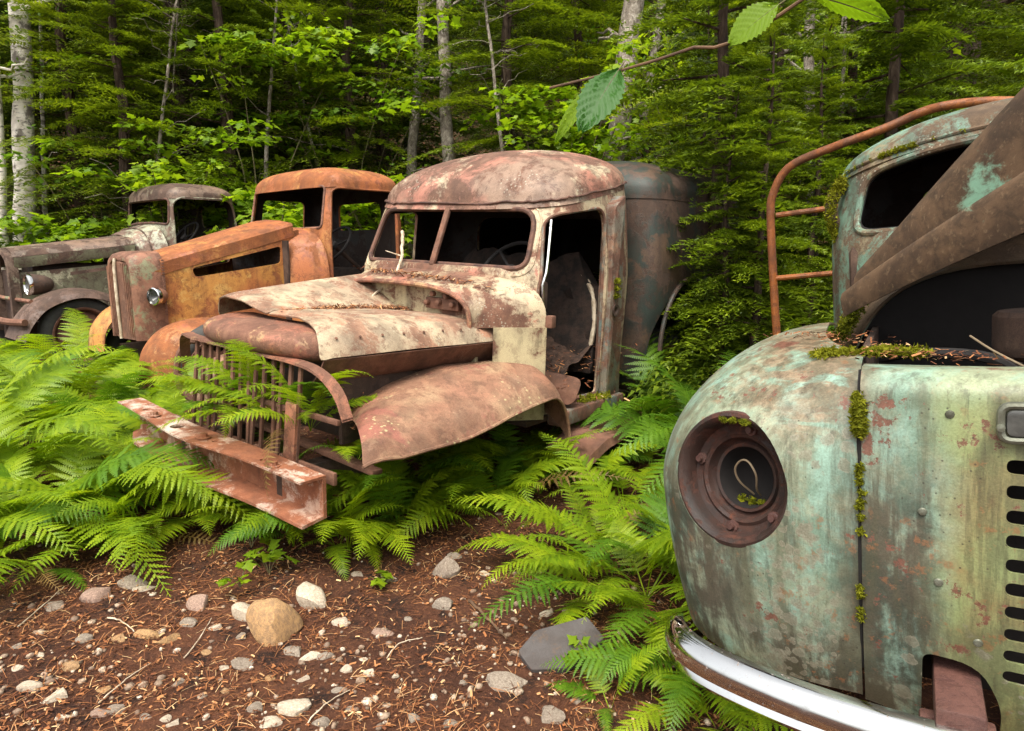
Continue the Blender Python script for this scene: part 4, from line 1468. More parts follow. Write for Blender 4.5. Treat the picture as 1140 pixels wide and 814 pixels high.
    for i in range(9):
        t = (i + 0.5) / 9
        zq = 0.955 * (1 - t) + 0.925 * t
        b = MB()
        b.lathe([(0, 0.004), (0.005, 0.0035), (0.007, 0.0)], Matrix.Translation((0.463 * (1 + 0.16 * t), 0.24 + 1.0 * t, zq + 0.002)) @ Matrix.Rotation(R(50), 4, 'Y'), 8)
        b.build('rivet', M['b_bar'], root)
    litter_pile(root, [(0.03, 0.5, 1.018), (0.01, 0.8, 0.998), (0.0, 1.1, 0.972)], 1600, rg, (0.03, 0.10, 0.006))
    litter_pile(root, [(-0.4, 1.2, 1.16), (0.0, 1.14, 1.155), (0.3, 1.16, 1.14), (0.5, 1.2, 1.1)], 500, rg, (0.05, 0.03, 0.006))
    # nose cap
    rows = []
    for x in np.linspace(-0.44, 0.46, 36):
        e = min(1.0, (0.46 - abs(x - 0.01)) / 0.10)
        e = max(0.02, e)
        k = math.sqrt(1 - (1 - e) ** 2)
        row = []
        for a in np.linspace(0, 2 * PI, 28, endpoint=False):
            c, s = math.cos(a), math.sin(a)
            row.append((x, 0.30 + 0.17 * k * np.sign(c) * abs(c) ** 0.75 + 0.10 * (abs(x) / 0.45) ** 2, 0.905 + (0.066 * k) * np.sign(s) * abs(s) ** 0.8 + 0.012 * math.cos(x * 3)))
        rows.append(row)
    b = MB().grid(rows, close_v=True)
    n = 28
    b.f.append(tuple(range(n)))
    b.f.append(tuple(35 * n + k for k in range(n)))
    b.build('nose_cap', M['b_nose'], root, smooth=60)
    # grille
    rake = lambda z: 0.19 - 0.10 * (0.87 - z)
    top = [(-0.70, rake(0.66) + 0.12, 0.66), (-0.66, rake(0.78) + 0.08, 0.79), (-0.55, rake(0.86) + 0.03, 0.865), (-0.40, rake(0.87), 0.868), (0, rake(0.87), 0.862), (0.36, rake(0.87), 0.858), (0.52, rake(0.84), 0.835), (0.63, rake(0.77), 0.775), (0.69, rake(0.68), 0.69)]
    rows = []
    for q in spline(top, 44):
        rows.append([(q[0], q[1] - 0.03, q[2] - 0.002), (q[0], q[1] - 0.028, q[2] + 0.008), (q[0], q[1] + 0.02, q[2] + 0.010), (q[0], q[1] + 0.022, q[2])])
    gs = MB().grid(rows, close_v=True).build('grille_frame', M['b_nose'], root)
    b0 = [-0.40 + 0.0605 * k for k in range(14)]
    for k, x in enumerate(b0):
        b = MB()
        zb = 0.44 + 0.03 * math.sin(k * 2.1)
        lean = rg.normal(0, 0.008)
        b.tube([(x, rake(0.86), 0.862), (x + lean, rake(0.65), 0.65), (x + lean * 1.5, rake(zb), zb)], [0.011, 0.0105, 0.010], 6)
        b.build('grille_bar', M['b_bar'], root)
    for z, h in ((0.665, 0.022), (0.45, 0.05)):
        b = MB()
        b.box(-0.62, 0.62, rake(z) + 0.004, rake(z) + 0.022, z - h / 2, z + h / 2)
        b.build('grille_rail', M['b_bar'], root, bevel=0.004)
    b = MB()
    b.bar((0.36, rake(0.7) - 0.01, 0.70), (0.36, rake(0.40) - 0.01, 0.40), 0.07, 0.016, up=(0, 1, 0))
    b.build('grille_post', M['b_nose'], root)
    b = MB()
    b.bar((-0.64, 0.34, 0.50), (0.72, 0.28, 0.47), 0.05, 0.02)
    b.build('crossmember', M['b_bar'], root, bevel=0.004)
    # left-hand front wing, crumpled, its rear edge rolled down to the running board
    rows = []
    S = np.concatenate([np.linspace(0, 1, 34), np.linspace(1.0, 1.22, 9)[1:]])
    for s in S:
        t = min(s, 1.0)
        yi = 0.34 + 1.02 * t
        yo = 0.03 + 1.15 * t
        zi = np.interp(t, [0, 0.25, 0.55, 0.85, 1], [0.64, 0.715, 0.765, 0.735, 0.70])
        zo = np.interp(t, [0, 0.18, 0.5, 0.85, 1], [0.655, 0.615, 0.605, 0.66, 0.668])
        row = []
        for u in np.linspace(0, 1, 22):
            x = 0.42 + 0.48 * u
            y = yi + (yo - yi) * u ** 1.2
            z = zi + (zo - zi) * u ** 1.15 + 0.065 * math.sin(PI * u) * (0.4 + 0.6 * t)
            # nose of the wing curls down and inwards
            if t < 0.14:
                q = 1 - t / 0.14
                z -= 0.03 * q * q
                y += 0.03 * q * q
            if u > 0.90:
                z -= 0.035 * ((u - 0.90) / 0.10) ** 1.5
            if s > 1:
                k = (s - 1) / 0.22
                a = k * 1.45
                y += 0.16 * math.sin(a)
                z -= 0.27 * (1 - math.cos(a)) * 1.1
            z += 0.004 * float(vnoise(x * 8, y * 8, 7))
            row.append((x, y, z))
        rows.append(row)
    MB().grid(rows).build('fender', M['b_fender'], root, solid=0.007, smooth=60, subsurf=1)
    b = MB()
    b.tube([r_[-1] for r_ in rows], 0.007, 6)
    b.build('fender_bead', M['b_fender'], root)
    litter_pile(root, [(0.48, 0.5, 0.70), (0.5, 0.42, 0.64), (0.55, 0.36, 0.62)], 160, rg, (0.03, 0.05, 0.012))
    # right-hand wing remnant beyond the grille
    rows = []
    for s in np.linspace(0, 1, 26):
        row = []
        for u in np.linspace(0, 1, 12):
            row.append((-0.56 - 0.34 * u, 0.30 + 1.0 * s + 0.05 * u, np.interp(s, [0, 0.15, 0.5, 1], [0.50, 0.72, 0.80, 0.72]) - 0.06 * u ** 2))
        rows.append(row)
    MB().grid(rows).build('fender', M['b_fender'], root, solid=0.007)
    b = MB()
    b.tube(spline([(-0.70, 0.34, 0.46), (-0.78, 0.28, 0.56), (-0.79, 0.28, 0.70), (-0.72, 0.30, 0.80), (-0.60, 0.30, 0.82)], 22), 0.018, 8)
    b.build('fender_brace', M['b_bar'], root)
    # channel bumper
    def bow(x): return 0.04 + 0.02 * (x / 0.8) ** 2
    X = np.linspace(-0.84, 0.64, 30)
    rows = []
    for x in X:
        y0, zt = bow(x), 0.505 - 0.02 * x + 0.006 * math.sin(x * 6)
        e = 0.04 * max(0, (abs(x) - 0.7) / 0.1)
        hw = 0.06 + 0.03 * math.exp(-((x + 0.1) / 0.35) ** 2)
        zb = zt - 0.165
        rows.append([(x, y0 - hw, zt - 0.008), (x, y0 - hw, zt), (x, y0 + 0.05, zt), (x, y0 + 0.05, zb), (x, y0 - hw * 0.95 + e, zb - 0.012), (x, y0 - hw * 0.95 + e, zb), (x, y0 + 0.036, zb + 0.01), (x, y0 + 0.036, zt - 0.010)])
    b = MB().grid(rows, close_v=True)
    n = 8
    b.f.append(tuple(range(n)))
    b.f.append(tuple(29 * n + k for k in range(n)))
    cut = MB()
    for x, rx in ((-0.30, 0.03), (0.02, 0.012), (0.36, 0.012), (-0.62, 0.012)):
        cut.lathe([(0, -0.05), (rx, -0.05), (rx, 0.05), (0, 0.05)], Matrix.Translation((x, bow(x) - 0.02, 0.50)), 16)
    bo = b.build('bumper', M['b_bumper'], root, smooth=25, cutters=cut)
    for x in (-0.50, 0.44, -0.05):
        b = MB()
        b.lathe([(0, 0.016), (0.016, 0.014), (0.018, 0.0), (0.028, -0.002), (0.028, -0.006)], Matrix.Translation((x, bow(x) - 0.03, 0.512 - 0.02 * x)), 8)
        b.build('bolt', M['b_bumper'], bo, smooth=20)
    b = MB()
    for sx in (-0.36, 0.36):
        b.box(sx - 0.035, sx + 0.035, 0.08, 0.6, 0.34, 0.44)
    b.build('frame_rail', M['dark_iron'], root, bevel=0.004)
    # panel body behind the cab
    q = dict(z0=0.5, zb=1.2, zt=1.63, zc=1.87, yf0=2.27, yf=2.27, yt=2.29, yr=3.75, hw0=0.80, hw=0.86, hwt=0.80, bow=0.0, n=9, rake=0.0, crown=0.5, dome=0.6)
    r2 = cab_rings(q)
    cut = MB()
    ar = [(2.70 + 0.36 * math.cos(a), 0.72 + 0.40 * math.sin(a)) for a in np.linspace(0, PI, 22)] + [(2.34, 0.3), (3.06, 0.3)]
    cut.prism(ar, 0, 0.5, 1.2)
    cut.prism(ar, 0, -1.2, -0.5)
    cut.prism(rpoly([(-0.6, 0.6), (0.6, 0.6), (0.55, 1.5), (-0.55, 1.5)], 0.08), 1, 2.1, 2.5)
    wq = FB.plane(664, 246, 0, -0.84)
    cut.prism(rpoly([(wq[1] - 0.16, 1.2), (wq[1] + 0.30, 1.2), (wq[1] + 0.30, 1.55), (wq[1] - 0.16, 1.55)], 0.08), 0, -1.2, -0.5)
    bd = loft_mb(r2).build('panel_body', M['b_body'], root, solid=0.02, cutters=cut, inner=M['inner_shade'])
    loft_mb(roof_rings(q), cap_top=True).build('body_roof', M['b_body'], bd, solid=0.008, inner=M['inner_shade'])
    b = MB()
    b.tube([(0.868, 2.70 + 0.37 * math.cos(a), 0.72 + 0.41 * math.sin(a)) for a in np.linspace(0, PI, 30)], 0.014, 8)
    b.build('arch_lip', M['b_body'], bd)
    b = MB()
    b.box(-0.8, 0.8, 2.3, 3.7, 0.46, 0.5)
    b.build('body_floor', M['inner'], root)
    b = MB()
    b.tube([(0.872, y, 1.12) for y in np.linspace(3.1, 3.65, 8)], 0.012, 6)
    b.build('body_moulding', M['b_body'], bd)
    wheel(root, (0.66, 2.70, 0.42), 0.38, 0.18)
    wheel(root, (-0.66, 2.70, 0.42), 0.38, 0.18, -1)
    # bleached dead branch lying from the windshield onto the hood
    a = [FB.plane(448, 258, 1, 1.42), FB.plane(447, 285, 1, 1.30), FB.plane(436, 312, 1, 1.17), FB.plane(415, 330, 1, 1.02), FB.plane(400, 340, 1, 0.86)]
    W = [FB.world(v) for v in spline(a, 22)]
    b = MB()
    nz = np.array(W) + rg.normal(0, 0.004, (22, 3))
    b.tube(nz, np.linspace(0.010, 0.004, 22), 7)
    for i, d in ((6, (-0.10, 0.05, 0.03)), (10, (0.14, 0.10, 0.02)), (13, (0.12, 0.06, 0.03))):
        b.tube([nz[i], nz[i] + np.array(d) * 0.6, nz[i] + np.array(d)], [0.005, 0.003, 0.002], 5)
    tag(b.build('dead_branch', M['bleached'], None), 'bleached forked dead branch lying on the hood below the split windshield', 'branch')


truck_b()
# ================================================================ orange truck
def truck_c():
    FC = Frame((-2.882, 4.847, 0.10), 41.9, 0)
    root = empty('truck', tuple(FC.o), (0, -FC.roll, -FC.yaw))
    tag(root, 'bright orange rusted truck with tilted slotted hood and upright grille shell', 'truck', 'wrecked trucks')
    rg = np.random.default_rng(102)
    Z = -0.10
    p = dict(z0=0.45, zb=1.34, zt=1.70, zc=1.865, yf0=1.34, yf=1.38, yt=1.44, yr=2.22, hw0=0.67, hw=0.69, hwt=0.645, bow=0.03, n=7, rake=0.02, crown=0.55, dome=0.62)
    rings = cab_rings(p)
    bvh = bvh_of(rings)
    ws = rpoly([(-0.57, 1.35), (0.57, 1.35), (0.555, 1.68), (-0.555, 1.68)], 0.04)
    door = rpoly([(1.45, 0.5), (1.45, 1.30), (1.50, 1.665), (2.10, 1.665), (2.10, 0.5)], [0.02, 0.04, 0.06, 0.08, 0.02])
    cut = MB()
    cut.prism(ws, 1, 1.0, 1.75)
    cut.prism(door, 0, 0.3, 1.2)
    cut.prism(rpoly([(1.56, 1.27), (1.6, 1.63), (2.02, 1.63), (2.02, 1.27)], 0.05), 0, -1.2, -0.3)
    cut.prism(rpoly([(-0.34, 1.36), (0.34, 1.36), (0.32, 1.60), (-0.32, 1.60)], 0.06), 1, 2.0, 2.6)
    loft_mb(rings).build('cab', M['c_body'], root, solid=0.02, cutters=cut, inner=M['inner_shade'])
    loft_mb(roof_rings(p), cap_top=True).build('roof', M['c_body'], root, solid=0.008, inner=M['inner_shade'])
    b = MB()
    b.tube(on_surface(bvh, ws, 1, 0.8, 1), 0.011, 8, closed=True)
    b.build('windshield_frame', M['c_shell'], root)
    b = MB()
    b.tube(on_surface(bvh, door, 0, 1.3, -1), 0.010, 6, closed=True)
    b.build('door_frame', M['c_body'], root)
    b = MB()
    b.box(-0.65, 0.65, 1.36, 2.2, 0.43, 0.45)
    b.build('cab_floor', M['inner'], root)
    b = MB()
    b.box(-0.60, 0.60, 1.98, 2.10, 0.5, 1.02)
    b.box(-0.60, 0.60, 1.62, 2.0, 0.5, 0.70)
    b.build('bench_seat', M['seat'], root, bevel=0.05)
    steering(root, (0.33, 1.68, 1.22), 52, 0.19)
    b = MB()
    b.box(-0.62, 0.62, 1.43, 1.48, 1.15, 1.32)
    b.build('dashboard', M['inner'], root, bevel=0.02)
    # cowl
    def sec(y, hw, zt, zs=0.80, n=3.6, m=31):
        return [(hw * np.sign(math.cos(a)) * abs(math.cos(a)) ** (2 / n), y, zs + (zt - zs) * abs(math.sin(a)) ** (2 / n)) for a in np.linspace(0, PI, m)]
    MB().grid([sec(y, hw, zt) for y, hw, zt in ((1.16, 0.50, 1.30), (1.20, 0.535, 1.315), (1.28, 0.61, 1.335), (1.40, 0.685, 1.362))]).build('cowl', M['c_body'], root, solid=0.01)
    for sd in (1, -1):
        rows = [[(sd * hw, y, z) for z in np.linspace(0.5, 0.82, 5)] for y, hw in ((1.16, 0.505), (1.28, 0.615), (1.40, 0.69))]
        MB().grid(rows).build('side_panel', M['c_yellow'], root, solid=0.008)
    # hood tipped up towards the cab: sheet top and slotted sides
    hw = lambda y: 0.30 + 0.13 * sstep(0.25, 1.2, y)
    ztop = lambda y: 1.105 + 0.27 * (y - 0.28) / 0.94
    rows = []
    for y in np.linspace(0.28, 1.25, 24):
        w_, z_ = hw(y), ztop(y)
        rows.append([(-w_, y, z_ - 0.10), (-w_, y, z_ - 0.015), (-w_ * 0.95, y, z_ + 0.004), (-w_ * 0.5, y, z_ + 0.030), (0, y, z_ + 0.040), (w_ * 0.5, y, z_ + 0.030), (w_ * 0.95, y, z_ + 0.004), (w_, y, z_ - 0.015), (w_, y, z_ - 0.10)])
    MB().grid(rows).build('hood', M['c_body'], root, solid=0.007, smooth=30)
    for sd in (1, -1):
        rows = []
        for y in np.linspace(0.24, 1.30, 24):
            w_, z_ = hw(y) - 0.004, ztop(y) - 0.06
            rows.append([(sd * w_, y, z) for z in np.linspace(0.62, z_, 10)])
        cut = MB()
        sl = [FC.plane(219, 299, 0, 0.40), FC.plane(312, 274, 0, 0.42), FC.plane(312, 293, 0, 0.42), FC.plane(223, 309, 0, 0.40)]
        cut.prism(rpoly([(q[1], q[2]) for q in sl], 0.03), 0, *((0.1, 0.8) if sd == 1 else (-0.8, -0.1)))
        MB().grid(rows).build('hood_side', M['c_yellow'], root, solid=0.007, cutters=cut)
    b = MB()
    b.box(-0.2, 0.2, 0.5, 1.1, 0.5, 0.98)
    b.build('engine_block', M['dark_iron'], root, bevel=0.02)
    b = MB()
    b.box(-0.5, 0.5, 1.15, 1.165, 0.5, 1.25)
    b.build('firewall', M['dark_iron'], root)
    # grille shell: rounded upright box with chrome centre strip
    def shell(y, k):
        out = []
        for a in np.linspace(0, PI, 29):
            c, s = math.cos(a), math.sin(a)
            out.append((0.05 + (0.245 * k) * np.sign(c) * abs(c) ** 0.38, y, 0.76 + (0.40 * k) * abs(s) ** 0.42 + 0.0))
        return [(out[0][0], y, 0.55)] + out + [(out[-1][0], y, 0.55)]
    secs = [shell(0.30, 1.03), shell(0.22, 1.03), shell(0.15, 1.02), shell(0.105, 0.985), shell(0.085, 0.93), shell(0.088, 0.86), shell(0.115, 0.83)]
    MB().grid(secs).build('grille_shell', M['c_shell'], root, solid=0.006, smooth=50)
    b = MB()
    inner = [(x, z) for x, y, z in shell(0.1, 0.845)]
    rows = []
    for t in np.linspace(0.01, 1, 12):
        rows.append([(0.03 + (x - 0.03) * t, 0.108 - 0.028 * (1 - t), 0.55 + (z - 0.55) * (0.3 + 0.7 * t) if False else z) for x, z in inner])
    MB().grid(rows).build('grille_panel', M['b_bar'], root)
    for k in range(-7, 8):
        if k == 0: continue
        b = MB()
        x = 0.03 + k * 0.031
        b.bar((x, 0.098, 0.57), (x, 0.094, 1.085 - 0.0005 * k * k), 0.008, 0.014, up=(0, 1, 0))
        b.build('grille_slat', M['c_shell'], root)
    b = MB()
    b.tube([(0.03, 0.072, 0.55), (0.03, 0.066, 0.85), (0.03, 0.066, 1.05), (0.03, 0.075, 1.12)], 0.011, 8)
    b.build('grille_strip', M['bleached'], root)
    b = MB()
    for z in np.linspace(0.72, 1.10, 18):
        b.box(0.322, 0.333, 0.275, 0.29, z, z + 0.012)
    b.build('shell_lacing', M['b_bar'], root)
    q = FC.plane(182, 328, 1, 0.20)
    headlamp(root, (0.365, 0.20, 0.86), 0.06, 0.09, 'c_shell', 0.35)
    headlamp(root, (-0.36, 0.20, 0.86), 0.075, 0.10, 'c_shell', -0.2)
    # wings
    path = [(0.02, 0.42), (0.06, 0.60), (0.20, 0.745), (0.45, 0.80), (0.75, 0.74), (1.05, 0.56), (1.3, 0.46)]
    MB().grid(fender_surface([(y, z - 0.10) for y, z in path], 0.34, 0.70, 0.13)).build('fender', M['c_body'], root, solid=0.008, smooth=60)
    MB().grid(fender_surface(path, -0.34, -0.80, 0.12)).build('fender', M['c_yellow'], root, solid=0.008, smooth=60)
    wheel(root, (0.62, 0.48, 0.33), 0.34, 0.16)
    wheel(root, (-0.62, 0.48, 0.33), 0.34, 0.16, -1)
    b = MB()
    b.box(0.62, 0.80, 1.2, 2.3, 0.38, 0.41)
    b.build('running_board', M['c_body'], root, bevel=0.01)
    # low rear frame and box
    b = MB()
    for sx in (-0.4, 0.4):
        b.box(sx - 0.04, sx + 0.04, 0.2, 4.2, 0.34, 0.46)
    b.build('frame_rail', M['dark_iron'], root)
    b = MB()
    b.box(-0.75, 0.75, 2.35, 4.3, 0.62, 0.66)
    b.box(-0.75, -0.72, 2.35, 4.3, 0.66, 0.95)
    b.box(0.72, 0.75, 2.35, 4.3, 0.66, 0.95)
    b.build('cargo_bed', M['c_body'], root, bevel=0.01)
    wheel(root, (0.68, 3.5, 0.35), 0.36, 0.18)
    wheel(root, (-0.68, 3.5, 0.35), 0.36, 0.18, -1)


truck_c()


# ================================================================ old pale green truck (far)
def truck_d():
    FD = Frame((-4.919, 6.136, 0.17), 41.4, 0)
    root = empty('truck', tuple(FD.o), (0, 0, -FD.yaw))
    tag(root, 'old brown and pale green truck with bullet headlights and round wheel arch', 'truck', 'wrecked trucks')
    p = dict(z0=0.45, zb=1.34, zt=1.645, zc=1.80, yf0=1.56, yf=1.58, yt=1.60, yr=2.38, hw0=0.60, hw=0.64, hwt=0.60, bow=0.02, n=5.0, rake=0.03, crown=0.5, dome=0.62)
    rings = cab_rings(p)
    bvh = bvh_of(rings)
    ws = rpoly([(-0.52, 1.36), (-0.2, 1.385), (0.2, 1.385), (0.52, 1.36), (0.51, 1.615), (-0.51, 1.615)], [0.05, 0.2, 0.2, 0.05, 0.05, 0.05])
    door = rpoly([(1.66, 0.5), (1.655, 1.30), (1.665, 1.63), (2.27, 1.63), (2.30, 1.35), (2.27, 0.5)], [0.02, 0.03, 0.12, 0.16, 0.05, 0.02])
    cut = MB()
    cut.prism(ws, 1, 1.2, 1.9)
    cut.prism(door, 0, 0.3, 1.2)
    cut.prism(rpoly([(1.72, 1.27), (1.74, 1.60), (2.2, 1.60), (2.2, 1.27)], 0.06), 0, -1.2, -0.3)
    cut.prism(rpoly([(-0.33, 1.36), (0.33, 1.36), (0.32, 1.57), (-0.32, 1.57)], 0.06), 1, 2.15, 2.7)
    loft_mb(rings).build('cab', M['d_cab'], root, solid=0.02, cutters=cut, inner=M['inner_shade'])
    loft_mb(roof_rings(p), cap_top=True).build('roof', M['d_hood'], root, solid=0.008, inner=M['inner_shade'])
    b = MB()
    b.tube(on_surface(bvh, ws, 1, 0.8, 1), 0.012, 8, closed=True)
    b.build('windshield_frame', M['gasket'], root)
    b = MB()
    b.tube(on_surface(bvh, door, 0, 1.3, -1), 0.010, 6, closed=True)
    b.build('door_frame', M['d_cab'], root)
    b = MB()
    b.box(-0.6, 0.6, 1.56, 2.36, 0.43, 0.45)
    b.build('cab_floor', M['inner'], root)
    b = MB()
    b.box(-0.55, 0.55, 2.16, 2.28, 0.5, 1.1)
    b.box(-0.55, 0.55, 1.8, 2.18, 0.5, 0.72)
    b.build('bench_seat', M['seat'], root, bevel=0.05)
    steering(root, (0.30, 1.86, 1.24), 50, 0.2)
    def sec(y, hw, zt, zs, n=3.0, m=31):
        return [(hw * np.sign(math.cos(a)) * abs(math.cos(a)) ** (2 / n), y, zs + (zt - zs) * abs(math.sin(a)) ** (2 / n)) for a in np.linspace(0, PI, m)]
    MB().grid([sec(y, hw, zt, 0.72) for y, hw, zt in ((1.30, 0.44, 1.262), (1.36, 0.465, 1.29), (1.46, 0.54, 1.325), (1.585, 0.625, 1.37))]).build('cowl', M['d_cab'], root, solid=0.01)
    b = MB()
    b.tube([(x * 1.01, y, z + 0.003) for x, y, z in sec(1.45, 0.54, 1.325, 0.72)], 0.008, 6)
    b.build('cowl_band', M['d_hood'], root)
    # hood: ridged top with hanging side lip
    rows = []
    for y in np.linspace(0.33, 1.33, 20):
        t = (y - 0.33) / 1.0
        w_ = 0.30 + 0.13 * t
        z_ = 1.055 + 0.125 * t
        rows.append([(-w_, y, z_ - 0.12), (-w_, y, z_ - 0.01), (-w_ * 0.88, y, z_ + 0.035), (-w_ * 0.5, y, z_ + 0.065), (0, y, z_ + 0.075), (w_ * 0.5, y, z_ + 0.065), (w_ * 0.88, y, z_ + 0.035), (w_, y, z_ - 0.008), (w_ * 1.01, y, z_ - 0.018)])
    MB().grid(rows).build('hood', M['d_hood'], root, solid=0.007, smooth=32)
    rows = []
    for y in np.linspace(0.34, 1.32, 12):
        t = (y - 0.33)
        w_, z_ = (0.30 + 0.13 * t) * 1.012, 1.055 + 0.125 * t
        rows.append([(w_, y, z_ - 0.02), (w_ + 0.002, y, z_ - 0.07), (w_ - 0.01, y, z_ - 0.115)])
    MB().grid(rows).build('hood_lip', M['d_side'], root, solid=0.006)
    for sd in (1, -1):
        rows = []
        for y in np.linspace(0.36, 1.34, 14):
            t = (y - 0.33)
            w_ = (0.30 + 0.13 * t) * 0.93
            rows.append([(sd * (w_ + 0.03 * (0.9 - z)), y, z) for z in np.linspace(0.55, 0.90 + 0.09 * t, 8)])
        MB().grid(rows).build('hood_side', M['d_side'], root, solid=0.006)
    b = MB()
    b.bar((0.395, 0.75, 0.89), (0.425, 1.32, 0.965), 0.012, 0.03)
    b.build('side_moulding', M['d_fender'], root)
    b = MB()
    b.box(-0.18, 0.18, 0.5, 1.2, 0.5, 0.98)
    b.build('engine_block', M['dark_iron'], root, bevel=0.02)
    # radiator frame, open
    b = MB()
    fr = [(-0.29, 0.32, 0.40), (-0.30, 0.32, 0.95), (-0.22, 0.315, 1.08), (0, 0.31, 1.12), (0.22, 0.315, 1.08), (0.30, 0.32, 0.95), (0.29, 0.32, 0.40)]
    rows = []
    for q in spline(fr, 40):
        rows.append([(q[0], q[1] - 0.03, q[2]), (q[0] * 0.86, q[1] - 0.035, q[2] - 0.03 * (q[2] > 0.5)), (q[0] * 0.86, q[1] + 0.04, q[2] - 0.03 * (q[2] > 0.5)), (q[0], q[1] + 0.05, q[2])])
    MB().grid(rows, close_v=True).build('radiator_shell', M['d_hood'], root)
    b = MB()
    b.box(-0.25, 0.25, 0.36, 0.40, 0.42, 0.92)
    b.build('radiator_core', M['dark_iron'], root)
    headlamp(root, (0.44, 0.40, 0.80), 0.095, 0.19)
    headlamp(root, (-0.44, 0.40, 0.80), 0.095, 0.19)
    b = MB()
    b.tube([(-0.62, 0.36, 0.66), (0, 0.30, 0.67), (0.62, 0.36, 0.66)], 0.018, 8)
    b.build('lamp_bar', M['c_shell'], root)
    path = [(0.16, 0.36), (0.24, 0.52), (0.40, 0.68), (0.68, 0.765), (0.98, 0.70), (1.22, 0.52), (1.5, 0.40)]
    for sd in (1, -1):
        MB().grid(fender_surface(path, sd * 0.44, sd * 0.84, 0.05, 0.03)).build('fender', M['d_fender'], root, solid=0.008, smooth=60)
    b = MB()
    b.tube([(0.30, 0.15, 0.50), (0.70, 0.17, 0.50), (0.86, 0.24, 0.50)], 0.03, 8)
    b.tube([(0.30, 0.15, 0.50), (-0.70, 0.17, 0.50), (-0.86, 0.24, 0.50)], 0.03, 8)
    b.build('bumper', M['b_bar'], root)
    wheel(root, (0.70, 0.70, 0.345), 0.345, 0.16)
    wheel(root, (-0.70, 0.70, 0.345), 0.345, 0.16, -1)
    b = MB()
    b.box(0.58, 0.82, 1.45, 2.4, 0.36, 0.39)
    b.build('running_board', M['d_fender'], root, bevel=0.01)
    b = MB()
    for sx in (-0.38, 0.38):
        b.box(sx - 0.04, sx + 0.04, 0.2, 4.2, 0.34, 0.46)
    b.build('frame_rail', M['dark_iron'], root)
    b = MB()
    b.box(-0.72, 0.72, 2.5, 4.2, 0.62, 0.66)
    b.build('cargo_bed', M['d_side'], root, bevel=0.01)
    wheel(root, (0.68, 3.4, 0.345), 0.345, 0.18)
    wheel(root, (-0.68, 3.4, 0.345), 0.345, 0.18, -1)


truck_d()
# ================================================================ mint green truck, close on the right
FA = Frame((1.050, 0.912, 0.008), 30, 5)


